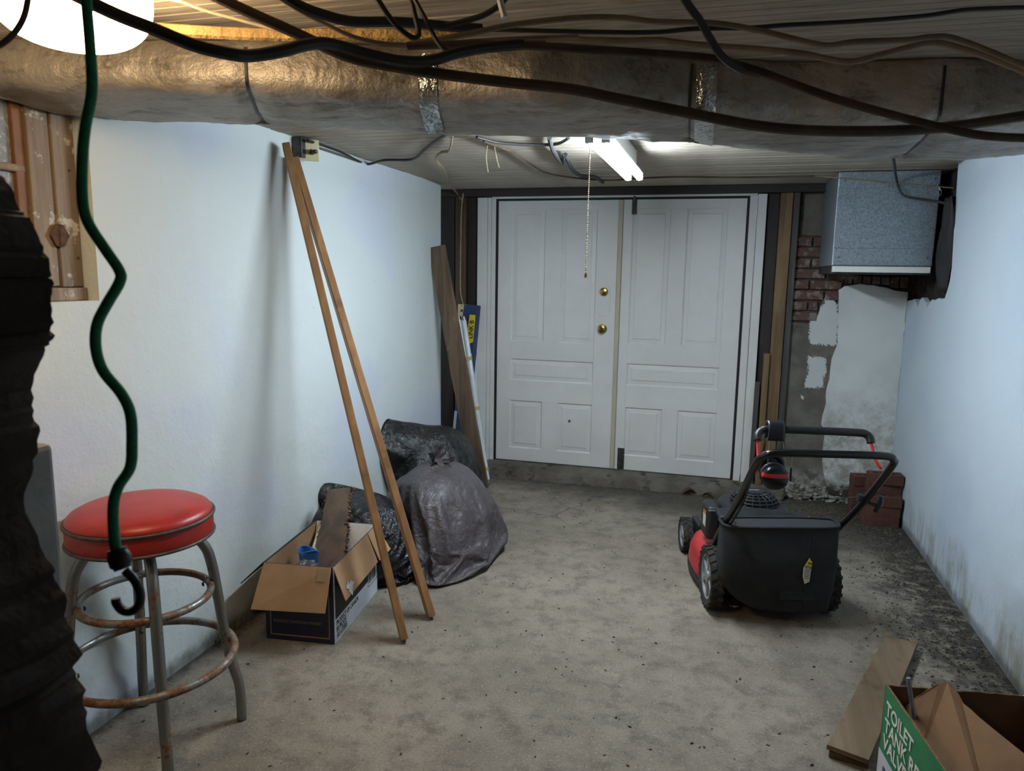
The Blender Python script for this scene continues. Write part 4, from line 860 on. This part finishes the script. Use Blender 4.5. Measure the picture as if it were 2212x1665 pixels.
# scrap sticks right of the doors
tag(MB().prism([(1.999, -.075, .1), (2.04, -.075, .1), (2.04, -.055, .1), (1.999, -.055, .1)], (.003, .02, .95)).build('scrap_stick', 'yellow_stud', origin=(2.02, -.06, .1), bevel=.002), 'short pine stick standing against the boards right of the doors', 'stick', 'scrap sticks right of the doors')
tag(MB().prism([(1.952, -.07, .1), (1.986, -.07, .1), (1.986, -.045, .1), (1.952, -.045, .1)], (.004, .015, .745)).build('scrap_stick', 'grey_post', origin=(1.97, -.06, .1), bevel=.002), 'shorter dark stick standing next to the white casing right of the doors', 'stick', 'scrap sticks right of the doors')
struct(MB().box((1.9, -.11, 0), (2.2, .05, .1)).build('trim_10', 'concrete', bevel=.015), 'rough concrete footing below the right hand studs', 'footing')
# ================================================================== RIGHT SIDE OF THE ROOM
# ---- lawn mower
MO = Vector((2.0, -1.935, 0)); MA = math.radians(13)
mw = thing('lawn_mower', 'red walk-behind lawn mower with black grass bag and folded handle', 'lawn mower', MO, MA)
def wheel(x, y, R, wd, side, nl):
    ax = Matrix.Translation((x, y, R)) @ Matrix.Rotation(PI/2, 4, 'Y')
    hw = wd/2; tr = R*.72
    tm = MB(); tm.lathe([(tr, -hw*.8), (R*.9, -hw), (R*.965, -hw*.85), (R*.965, hw*.85), (R*.9, hw), (tr, hw*.8), (tr, -hw*.8)], 40, ax, cap=False)
    for i in range(nl):
        for s in (-1, 1):
            a = 2*PI*(i+(.5 if s > 0 else 0))/nl; w_ = 2*PI/nl
            vs = []
            for rr in (R*.95, R*1.0):
                for (da, z) in ((-.12, 0.0), (.28, 0.0), (.62, s*hw*.98), (.22, s*hw*.98)): vs.append((rr*math.cos(a+da*w_), rr*math.sin(a+da*w_), z))
            tm.add(vs, [(3, 2, 1, 0), (4, 5, 6, 7), (0, 1, 5, 4), (1, 2, 6, 5), (2, 3, 7, 6), (3, 0, 4, 7)], ax)
    wl_ = tm.build('wheel', 'tire', mw, smooth=30)
    h = MB(); h.lathe([(tr, -hw*.75), (tr, hw*.75), (tr*.93, hw*.7), (tr*.9, hw*.35), (tr*.3, hw*.45), (tr*.28, hw*.75), (0, hw*.8)], 32, ax @ Matrix.Scale(side, 4, (0, 0, 1)))
    h.build('hub', 'hub_grey', wl_, smooth=30)
    sp = MB()
    for i in range(6): sp.box((tr*.25, -tr*.09, hw*.38), (tr*.92, tr*.09, hw*.62), ax @ Matrix.Scale(side, 4, (0, 0, 1)) @ Matrix.Rotation(i*PI/3, 4, 'Z'))
    sp.build('spokes', 'hub_grey', wl_, bevel=.002)
wheel(-.285, 0, .15, .062, -1, 22); wheel(.262, .02, .15, .062, 1, 22); wheel(-.275, .72, .10, .055, -1, 16); wheel(.265, .72, .10, .055, 1, 16)
# deck
dk = MB(); prof = [(1.0, .055), (1.01, .075), (1.0, .10), (.985, .145), (.93, .185), (.82, .205), (.6, .215), (.3, .225), (0, .228)]
sgm = 56; vs = []
for r, z in prof:
    for j in range(sgm):
        a = 2*PI*j/sgm; ca, sa = math.cos(a), math.sin(a); e_ = 2/2.9
        vs.append((.312*r*abs(ca)**e_*(1 if ca >= 0 else -1), .325+.325*r*abs(sa)**e_*(1 if sa >= 0 else -1), z))
dk.add(vs, [(i*sgm+j, i*sgm+(j+1) % sgm, (i+1)*sgm+(j+1) % sgm, (i+1)*sgm+j) for i in range(len(prof)-1) for j in range(sgm)])
dk.build('deck', 'mower_red', mw, smooth='all')
ds = MB(); ds.add([(x*1.012, .325+(y-.325)*1.012, z2) for z2 in (.035, .066) for (x, y, z) in vs[:sgm]], [(j, (j+1) % sgm, sgm+(j+1) % sgm, sgm+j) for j in range(sgm)]); ds.build('deck_skirt', 'black_plastic', mw, smooth='all', solid=.003)
for s in (-1, 1):
    MB().tube([(s*.262, .0, .15), (s*.2, .0, .15)], .014, 10).build('axle', 'dark_steel', mw)
    MB().box((s*.215-.02, .60, .10), (s*.215+.02, .78, .20)).build('wheel_bracket', 'black_plastic', mw, bevel=.012)
MB().lathe([(.02, 0), (.022, .01), (.022, .045)], 20, Matrix.Translation((-.245, .12, .20))).build('oil_cap', 'green_plastic', mw, smooth=True)
MB().lathe([(.02, 0), (.021, .004), (.021, .024), (.012, .028), (0, .028)], 20, Matrix.Translation((-.245, .12, .245))).build('cap_lid', 'black_plastic', mw, smooth=True)
# engine
en = MB(); en.box((-.17, .19, .22), (.17, .50, .36)); en.build('engine_block', 'engine_black', mw, bevel=.03, seg=4, smooth=35)
sh_ = MB(); sgm = 36; pr = [(1.0, .33), (1.0, .385), (.97, .41), (.88, .425)]
vs = [(-.01+.175*r*abs(math.cos(a))**.7*(1 if math.cos(a) >= 0 else -1), .34+.165*r*abs(math.sin(a))**.7*(1 if math.sin(a) >= 0 else -1), z) for r, z in pr for a in [2*PI*j/sgm for j in range(sgm)]]
sh_.add(vs, [(i*sgm+j, i*sgm+(j+1) % sgm, (i+1)*sgm+(j+1) % sgm, (i+1)*sgm+j) for i in range(3) for j in range(sgm)] + [tuple(3*sgm+j for j in range(sgm))]); sh_.build('engine_shroud', 'engine_black', mw, smooth=35)
gr = MB()
MB().lathe([(.118, .42), (.112, .445), (.09, .468), (.05, .482), (0, .485)], 36, Matrix.Translation((-.01, .33, 0))).build('fan_cover', 'void', mw, smooth=True)
for i in range(20):
    a = 2*PI*i/20; gr.tube([(-.01+r*math.cos(a), .33+r*math.sin(a), z) for r, z in ((.121, .42), (.116, .447), (.094, .4705), (.052, .4845))], .0036, 6)
for r, z in ((.1195, .43), (.1165, .447), (.105, .462), (.088, .4735), (.068, .4815)): gr.tube([(-.01+r*math.cos(2*PI*j/40), .33+r*math.sin(2*PI*j/40), z) for j in range(40)], .0034, 6, closed=True)
gr.lathe([(.05, .4835), (.05, .489), (.03, .492), (0, .492)], 28, Matrix.Translation((-.01, .33, 0))); gr.build('fan_grille', 'engine_black', mw, smooth=35)
text('maker_mark', '~~~~', .03, 'print_white', mw, frame((-.05, .32, .4935), (1, 0, 0), (0, 1, 0)), .9, .0008)
af = MB(); af.box((-.265, .245, .24), (-.195, .395, .42)); af = af.build('air_filter', 'engine_black', mw, bevel=.022, seg=4, smooth=35)
MB().box((-.2668, .27, .305), (-.2648, .33, .37)).build('warning_label', 'tag_white', af); MB().box((-.2668, .27, .371), (-.2648, .33, .386)).build('label_stripe', 'orange_label', af)
text('filter_mark', '~~~', .026, 'print_white', mw, frame((-.262, .2435, .395), (1, 0, 0), (0, 0, 1)), .8, .0008)
MB().tube(smooth_path([(-.2, .32, .33), (-.18, .3, .32), (-.16, .28, .31)], 3), .02, 12).build('intake', 'dark_steel', mw, smooth=True)
MB().box((-.21, .21, .235), (-.17, .25, .275)).build('carburettor', 'wire_steel', mw, bevel=.006)
# rear deflector door over the bag
def door_(u, v): x = -.27+.46*u; return (x, .07-.10*v, .468+.016*math.sin(PI*min(1, u*1.08))-.02*u-.012*v)
MB().grid(door_, 20, 8).build('rear_door', 'black_plastic', mw, smooth='all', solid=.008)
# grass bag
def bagf(u, v):
    # u round the plan outline, v from bottom to top
    a = -PI*.5+2*PI*u; ca, sa = math.cos(a), math.sin(a); e_ = .42
    x = .262*abs(ca)**e_*(1 if ca >= 0 else -1); y = -.085+(.10 if sa < 0 else .10-.055*v)*abs(sa)**e_*(1 if sa >= 0 else -1)
    z = .072+.395*v
    if x < 0: z = z + (1-v)**2*.115*min(1, (-x/.255)**3.0)
    bulge = math.sin(PI*min(1, v*1.02))*.022
    y += -bulge*(1 if sa < 0 else -.3); x *= (1-.03*(1-v)**2)
    q = .007*fbm((x*6, y*6, z*6), 3)
    return (x-.022+q, y-.025*v+q, z+(.012*math.sin(3.2*(x+.25)) if v > .9 else 0))
gb_ = MB().grid(bagf, 80, 22); top = [bagf(i/80, 1) for i in range(80)]; bot = [bagf(i/80, 0) for i in range(80)]
c1 = Vector((-.022, -.11, .478)); 
gb_.add(top+[tuple(c1)], [(i, (i+1) % 80, 80) for i in range(80)]); gb_.add(bot+[(-.022, -.085, .09)], [((i+1) % 80, i, 80) for i in range(80)])
gbo = gb_.build('grass_bag', 'bag_cloth', mw, smooth=50)
def bp_(x, v, off=.004):
    best = min((bagf(.25*k/60-.125 + 0.0, v) for k in range(61)), key=lambda p: abs(p[0]-x)); return Vector((best[0], best[1]-off, best[2]))
tubep = [bagf(i/80, 1) for i in range(80)]; MB().tube([(x, y, z+.004) for x, y, z in tubep], .007, 8, closed=True).build('bag_hem', 'bag_cloth', gbo, smooth='all')
MB().tube([bp_(.09, v, .0005) for v in (.1, .25, .4, .55, .7, .85, .98)], .0022, 6).build('bag_seam', 'black_plastic', gbo, smooth='all')
p0 = bp_(-.02, .17); p1 = bp_(.14, .17)
MB().prism([p0, p1, p1+Vector((0, 0, .035)), p0+Vector((0, 0, .04))], (0, -.006, 0)).build('bag_handle', 'bag_cloth', gbo, bevel=.002)
c = bp_(.088, .545, .008); rt = Matrix.Rotation(math.radians(14), 3, 'Y')
sh2 = [(-.012, .06), (.006, .045), (.022, -.045), (.005, -.062), (-.014, -.03), (-.024, .01)]
tg = MB().prism([c + rt @ Vector((x, 0, z)) for x, z in sh2], (0, -.001, 0)).build('hang_tag', 'tag_white', gbo)
MB().prism([c + rt @ Vector((x, -.0013, z)) for x, z in [(-.012, .06), (.006, .045), (.0095, .026), (-.0205, .026)]], (0, -.0008, 0)).build('hazard_band', 'tag_yellow', gbo)
fm = frame(c + rt @ Vector((-.019, -.0025, .014)), rt @ Vector((1, 0, 0)), rt @ Vector((0, 0, 1))); text('tag_text', 'ATTE', .013, 'ink', gbo, fm, .95, .0003)
fm = frame(c + rt @ Vector((-.013, -.0025, .034)), rt @ Vector((1, 0, 0)), rt @ Vector((0, 0, 1))); text('tag_text', 'WAR', .011, 'ink', gbo, fm, .8, .0003)
ln = MB()
for i in range(6): z = .006-.008*i; ln.box((-.016+.002*i, -.0021, z), (.010+.0012*i, -.0012, z+.0018), Matrix.Translation(c) @ rt.to_4x4())
ln.build('tag_lines', 'ink', gbo)
# handle
HB, HT = (.262, .03, .33), (.262, -.60, .915)
hp = [(-.262, .06, .20), (-.262, .03, .33), (-.262, -.30, .62), (-.262, -.54, .855), (-.245, -.588, .90), (-.20, -.605, .917), (0, -.607, .919), (.20, -.605, .917), (.245, -.588, .90), (.262, -.54, .855), (.262, -.30, .62), (.262, .03, .33), (.262, .06, .20)]
MB().tube(smooth_path(hp, 6), .0150, 14).build('handle', 'black_metal', mw, smooth='all')
for s in (-1, 1):
    for t in (.12, .26, .72, .86): p = Vector((s*.262, -.60+.63*t, .915-.585*t)); MB().lathe([(0, .006), (.005, .005), (.006, 0)], 10, Matrix.Translation(p+Vector((-.0, -.008, .010))) @ Matrix.Rotation(math.radians(40), 4, 'X')).build('handle_bolt', 'wire_steel', mw, smooth=True)
# blade-control bail: padded bar on red rods
bz, by = .965, -.40
bl_ = [(-.228, -.425, .925), (-.226, -.412, .945), (-.205, by, bz-.002), (-.17, by, bz+.004), (0, by, bz+.002), (.18, by, bz-.002), (.215, by, bz-.008), (.228, -.41, .945), (.23, -.42, .925)]
MB().tube(smooth_path(bl_, 6), .0165, 14).build('bail_bar', 'black_plastic', mw, smooth='all')
for s in (-1, 1): MB().tube(smooth_path([(s*.229, -.422, .93), (s*.232, -.45, .885), (s*.236, -.47, .86), (s*.25, -.487, .835)], 4), .0062, 10).build('bail_rod', 'red_plastic', mw, smooth='all')
# starter rope with grip on the right handle
MB().tube([(.245, -.335, .672), (.10, .30, .43)], .0025, 6).build('starter_rope', 'dark_steel', mw)
MB().tube(smooth_path([(.262, -.33, .665), (.27, -.345, .655), (.30, -.36, .645)], 3), .009, 10).build('rope_guide', 'black_plastic', mw, smooth=True)
MB().tube(smooth_path([(.315, -.33, .612), (.312, -.36, .645), (.312, -.375, .69)], 4), [.011]*4+[.013]*3+[.009]*2, 12).build('starter_grip', 'black_plastic', mw, smooth=True)
MB().lathe([(.018, -.01), (.018, .01), (.012, .014), (0, .014)], 16, Matrix.Translation((.24, -.335, .668)) @ Matrix.Rotation(PI/2, 4, 'Y')).build('clamp_knob', 'black_plastic', mw, smooth=True)
MB().tube(smooth_path([(-.262, -.5, .80), (-.245, -.3, .60), (-.25, -.1, .42), (-.22, .1, .30), (-.18, .2, .28)], 6), .005, 8).build('control_cable', 'black_plastic', mw, smooth=True)
MB().tube(smooth_path([(-.25, -.2, .5), (-.225, -.15, .47), (-.245, -.05, .38), (-.2, .15, .40), (-.12, .2, .42), (-.05, .25, .45)], 6), .0018, 6).build('loose_wire', 'wire_steel', mw, smooth=True)
# ---- earmuffs hanging on the bail
Rm = Matrix.Rotation(MA, 4, 'Z')
def ml(x, y, z): return Rm @ Vector((x, y, z)) + MO
EM = ml(-.155, -.40, .985)
em = thing('ear_muffs', 'black and red ear muffs hung over the mower handle', 'ear muffs', EM, MA)
def padf(u, v):
    a = math.radians(-35+250*u); r = .030; x = -.033+.066*v; return (x, -r*math.cos(a)*.95+.0, -.018+r*math.sin(a)*1.15-.02*(abs(u-.5)*2)**2)
MB().grid(padf, 24, 6).build('headband_pad', 'pad_vinyl', em, smooth='all', solid=.010)
for sy in (-1, 1):
    for sx in (-1, 1): MB().tube(smooth_path([(sx*.026, sy*.024, -.045), (sx*.030, sy*.034, -.085), (sx*.034, sy*.05, -.13), (sx*.034, sy*.052, -.165)], 4), .0018, 6).build('wire_yoke', 'wire_steel', em, smooth='all')
def shell(cy, cz, rx, ry, rz, z0=-1, z1=1, k=1.0, tilt=0):
    mx = Matrix.Translation((-.004, cy, cz)) @ Matrix.Rotation(tilt, 4, 'X')
    vs, fs = [], []; n, m_ = 36, 14
    for i in range(m_+1):
        t = math.asin(max(-1, z0))+(math.asin(min(1, z1))-math.asin(max(-1, z0)))*i/m_
        for j in range(n):
            a = 2*PI*j/n; e = .75; ca, sa = math.cos(a), math.sin(a)
            vs.append((rx*k*math.cos(t)**.8*abs(ca)**e*(1 if ca > 0 else -1), ry*k*math.cos(t)**.8*abs(sa)**e*(1 if sa > 0 else -1), rz*k*math.sin(t)))
    fs = [(i*n+j, i*n+(j+1) % n, (i+1)*n+(j+1) % n, (i+1)*n+j) for i in range(m_) for j in range(n)]
    return MB().add(vs, fs, mx)
c = shell(-.062, -.205, .054, .030, .050).build('ear_cup', 'black_metal', em, smooth='all')
shell(-.062, -.205, .054, .030, .050, .10, .42, 1.02).build('red_band', 'red_plastic', c, smooth='all')
MB().tube([(-.004+.045*math.cos(a), -.034, -.200+.043*math.sin(a)) for a in [2*PI*j/32 for j in range(32)]], .011, 10, closed=True).build('ear_cushion', 'black_plastic', c, smooth='all')
c = shell(.020, -.168, .054, .028, .056).build('ear_cup', 'black_metal', em, smooth='all')
MB().tube([(-.006+.056*math.cos(a), .002, -.166+.058*math.sin(a)) for a in [2*PI*j/36 for j in range(36)]], .0045, 8, closed=True).build('red_rim', 'red_plastic', c, smooth='all')
MB().tube([(-.004+.043*math.cos(a), -.010, -.168+.045*math.sin(a)) for a in [2*PI*j/32 for j in range(32)]], .011, 10, closed=True).build('ear_cushion', 'black_plastic', c, smooth='all')
MB().tube([(.060, -.055, -.165), (.060, -.06, -.22)], .0045, 8).build('side_clip', 'black_plastic', em, smooth=True)
MB().tube(smooth_path([(.060, -.055, -.165), (.062, -.05, -.12), (.05, -.04, -.09)], 4), .0014, 6).build('clip_wire', 'wire_steel', em)
# ---- loose hollow bricks in the right corner
hb_ = MB(); bw_, bd_, bh_ = .19, .09, .062
def hollow(name, label, x, y, z, rot, dims=(.195, .095, .064)):
    w_, d_, h_ = dims; m = MB(); hx = [-.055, 0, .055]
    # body built round three open core holes
    ys = [-d_/2, -.018, .018, d_/2]; xs = [-w_/2] + [v for c in hx for v in (c-.017, c+.017)] + [w_/2]
    for i in range(len(xs)-1):
        for j in range(3):
            if j == 1 and i % 2 == 1: m.box((xs[i], ys[j], 0), (xs[i+1], ys[j+1], h_-.03)); continue
            m.box((xs[i], ys[j], 0), (xs[i+1], ys[j+1], h_))
    o = m.build(name, 'brick_brown'); bm = bmesh.new(); bm.from_mesh(o.data); bmesh.ops.remove_doubles(bm, verts=bm.verts, dist=.0005); bm.to_mesh(o.data); bm.free()
    o.location = (x, y, z); o.rotation_euler = (0, 0, rot); tag(o, label, 'brick', 'loose cored bricks stacked in the right corner'); return o
r0 = math.radians(4); LB = (.21, .10, .066); h = .067
hollow('cored_brick', 'cored brown brick at the bottom of the corner stack', 2.762, -.43, .0, r0, LB)
hollow('cored_brick', 'cored brown brick second from the bottom of the corner stack', 2.765, -.425, h, r0+.02, LB)
hollow('cored_brick', 'cored brown brick third from the bottom, holes showing on top', 2.770, -.43, 2*h, r0-.03, LB)
hollow('cored_brick', 'cored brown brick second from the top of the corner stack', 2.775, -.37, 3*h, r0+.04, (.19, .095, .066))
hollow('cored_brick', 'topmost cored brown brick of the corner stack', 2.782, -.38, 4*h, r0-.05, (.205, .10, .066))
for i in range(4): hollow('cored_brick', ('cored brick at the floor behind the corner stack, lowest', 'cored brick behind the corner stack, second up', 'cored brick behind the corner stack, third up', 'cored brick on top behind the corner stack, left of the tall pile')[i], 2.71, -.20, i*h, r0+PI/2*0+.1*(i % 2), (.19, .10, .066))
# ---- plank on the floor
P1, P2, P3, P4 = [atZ(x, y, .028) for x, y in ((1785, 1618), (1876, 1652))] + [atZ(x, y, .02) for x, y in ((1982, 1396), (1912, 1380))]
tag(MB().prism([P1, P2, P3, P4], (0, 0, .018)).build('floor_plank', 'floor_plank', origin=P1, bevel=.002), 'stained tan plank lying on the floor beside the green carton', 'plank')
q = (P1+P2)/2 + (P3-P2).normalized()*.03
tag(MB().box((-.06, -.02, 0), (.06, .02, .024), Matrix.Rotation(math.radians(-12), 4, 'Z')).build('wood_block', 'bark_board', bevel=.003), 'small dark wood block under the near end of the floor plank', 'wood block').location = (q.x, q.y, 0)
q = P3.lerp(P2, .05)
tag(MB().box((-.03, -.05, 0), (.03, .05, .018), Matrix.Rotation(math.radians(-25), 4, 'Z')).build('wood_block', 'weathered', bevel=.002), 'thin wood scrap under the far end of the floor plank', 'wood block').location = (q.x-.05, q.y-.01, 0)
# ---- green carton with open top
HT2 = .36
c0 = atZ(1913, 1478, HT2); e1 = atZ(2040, 1665, HT2)-c0; e1.z = 0; e1.normalize(); e2 = atZ(2212, 1503, HT2)-c0; e2.z = 0; e2.normalize()
e2 = Vector((-e1.y, e1.x, 0)); e2 = e2 if e2.x > 0 else -e2
LN, WN = .50, .42; t_ = .005
tc = thing('valve_carton', 'open green and white carton lettered TOILET TANK REPAIR VALVES at lower right', 'box', (c0.x, c0.y, 0))
def tq(a, b, z): v = e1*a+e2*b; return Vector((v.x, v.y, z))
def wallp(name, a0, b0, a1, b1, mat, z0=0, z1=HT2, jag=0, thick=None):
    p = [tq(a0, b0, z0), tq(a1, b1, z0)]; n = 24
    for i in range(n+1):
        t = 1-i/n; p.append(tq(a0+(a1-a0)*t, b0+(b1-b0)*t, z1+jag*fbm((t*9, a0*7, b0*7))))
    d = (tq(a1, b1, 0)-tq(a0, b0, 0)).normalized(); nn_ = Vector((-d.y, d.x, 0))*t_
    return MB().prism(p, nn_).build(name, mat, tc)
wallp('side_panel', 0, 0, LN, 0, 'print_green'); wallp('side_panel', LN, WN, 0, WN, 'cardboard_dark', jag=.012); wallp('end_panel', 0, WN, 0, 0, 'cardboard_dark', jag=.004); wallp('end_panel', LN, 0, LN, WN, 'cardboard_dark')
MB().prism([tq(0, 0, .002), tq(LN, 0, .002), tq(LN, WN, .002), tq(0, WN, .002)], (0, 0, .005)).build('bottom_panel', 'cardboard_dark', tc)
up_ = Vector((0, 0, 1)); outn = -e2
wallp('inner_liner', LN-.01, t_+.001, .006, t_+.001, 'cardboard_dark', .01, HT2-.003)
MB().tube([tq(.002, .003, HT2+.001), tq(LN, .003, HT2+.001)], .0032, 6).build('board_edge', 'cardboard_edge', tc)
m = MB().prism([tq(0, -.0008, .0), tq(LN, -.0008, .0), tq(LN, -.0008, .135), tq(.0, -.0008, .15)], outn*.0005).build('white_band', 'print_white', tc)
fm = frame(tq(.026, -.0015, HT2-.080), e1, up_); text('printed_line', 'TOILET\nTANK REPAIR\nVALVES', .0605, 'letter_white', tc, fm, 1.0, .0013, .90)
fm = frame(tq(.04, -.002, .075), e1, up_); text('printed_line', 'D', .06, 'carton_blue', tc, fm, .9, .001)
# torn inner flap, crossing the carton; shadow painted into its colour
pts_ = [(.0, .03, .27), (.0, .08, .33), (.0, .135, .38), (.005, .165, .395), (.03, .185, .375), (.06, .19, .36), (.14, .235, .335), (.26, .30, .31), (.40, .37, .29), (.47, .40, .28), (.48, .20, .16), (.46, .06, .09), (.25, .03, .12), (.06, .02, .2)]
fp = []
for i in range(len(pts_)):
    a, b = Vector(pts_[i]), Vector(pts_[(i+1) % len(pts_)])
    for k in range(4): p = a.lerp(b, k/4); fp.append(tq(p.x+.02+.004*fbm((p.x*40, p.y*40, 0)), p.y, p.z+.005*fbm((p.x*50, p.y*50, 4))))
MB().prism(fp, Vector((0, 0, .004))).build('inner_flap', 'cardboard_shaded', tc)
# metal rod standing in the carton
r1 = tq(.045, .085, .43)+Vector((c0.x, c0.y, 0)); r1 = atY(1962, 1464, r1.y); r0_ = atY(1982, 1600, r1.y-.02); dr = (r0_-r1).normalized(); k_ = (r1.z-.012)/-dr.z
r0_ = r1+dr*min(k_, .6)
tag(MB().tube([r0_, r1], .0062, 12).build('metal_rod', 'pipe_steel', smooth=True, origin=r0_), 'thin grey metal rod standing in the green carton', 'rod')
# ---- loose rubble, leaves and floor debris
def rock(c, s, sd):
    bm = bmesh.new(); bmesh.ops.create_icosphere(bm, subdivisions=2, radius=1)
    for v in bm.verts: d = v.co.normalized(); k = 1+.35*fbm(d*1.7+Vector((sd, 0, 0)), 3); v.co = Vector((d.x*s[0]*k, d.y*s[1]*k, d.z*s[2]*k))+Vector(c)
    r = ([tuple(v.co) for v in bm.verts], [tuple(v.index for v in f.verts) for f in bm.faces]); bm.free(); return r
rb = MB(); random.seed(5)
for i in range(150):
    x = random.uniform(2.18, 2.68); s = random.uniform(.005, .017); z = abs(random.gauss(.0, .045)); rb.add(*rock((x, .015-random.uniform(0, .04)*(1 if z < .03 else .3), z+s*.3), (s*1.3, s*.8, s*.8), i))
o = rb.build('crumbled_mortar', 'stucco', smooth='all', origin=(2.4, 0, 0)); o['kind'] = 'stuff'; o['label'] = 'crumbled plaster and mortar along the foot of the back wall'; o['category'] = 'rubble'
db_ = MB()
for i in range(2600):
    k = random.random()
    if k < .5: x, y = XR-.02-abs(random.gauss(0, .16)), random.uniform(-3.0, -.05)
    elif k < .68: x, y = random.uniform(2.1, 2.88), -.1-abs(random.gauss(0, .25))
    elif k < .8: x, y = random.uniform(-.1, 2.2), -.2-abs(random.gauss(0, .09))
    elif k < .88: x, y = XL+.01+abs(random.gauss(0, .02)), random.uniform(-4.4, -.5)
    else: x, y = random.uniform(-.2, 2.8), random.uniform(-4.3, -.3)
    l = random.uniform(.0012, .006); w_ = l*random.uniform(.15, .5); hh = random.uniform(.0006, .002)
    db_.box((-l, -w_, 0), (l, w_, hh), Matrix.Translation((x, y, .0003)) @ Matrix.Rotation(random.uniform(0, PI), 4, 'Z') @ Matrix.Rotation(random.uniform(-.15, .15), 4, 'Y'))
o = db_.build('floor_debris', 'chips', origin=(2.0, -1.5, 0)); o['kind'] = 'stuff'; o['label'] = 'wood chips and grit scattered over the concrete floor'; o['category'] = 'debris'
dd2 = MB()
for i in range(2600):
    k = random.random()
    if k < .6: x, y = XR-.02-abs(random.gauss(0, .2)), random.uniform(-2.8, -.05)
    elif k < .8: x, y = random.uniform(1.9, 2.88), -.08-abs(random.gauss(0, .3))
    else: x, y = random.uniform(-.2, 2.8), random.uniform(-4.3, -.2)
    l = random.uniform(.0012, .006); w_ = l*random.uniform(.2, .6); dd2.box((-l, -w_, 0), (l, w_, random.uniform(.001, .004)), Matrix.Translation((x, y, .0003)) @ Matrix.Rotation(random.uniform(0, PI), 4, 'Z'))
o = dd2.build('dark_grit', 'rotten', origin=(2.5, -1.2, 0)); o['kind'] = 'stuff'; o['label'] = 'dark soil crumbs along the foot of the right wall'; o['category'] = 'debris'
def leafm(name, label, x, y, z, rot, L_, W_):
    def lf(u, v): s = (v-.5)*2; wv = math.sin(PI*u**.8)*W_; return (L_*(u-.5), s*wv, .018*math.sin(PI*u)+.02*abs(s)*math.sin(PI*u))
    th_ = thing(name, label, 'leaf', (x, y, z), rot); MB().grid(lf, 14, 6).build('blade', 'leaf_brown', th_, smooth='all', solid=.001); MB().tube([(-L_*.7, 0, .002), (-L_*.4, 0, .006), (L_*.4, 0, .008)], .0012, 6).build('stem', 'leaf_brown', th_)
leafm('dead_leaf', 'curled brown dead leaf resting against the door sill', 1.545, -.165, .012, .3, .11, .03)
leafm('dead_leaf', 'smaller flat brown dead leaf on the floor by the sill', 1.68, -.19, .004, -.5, .10, .02)
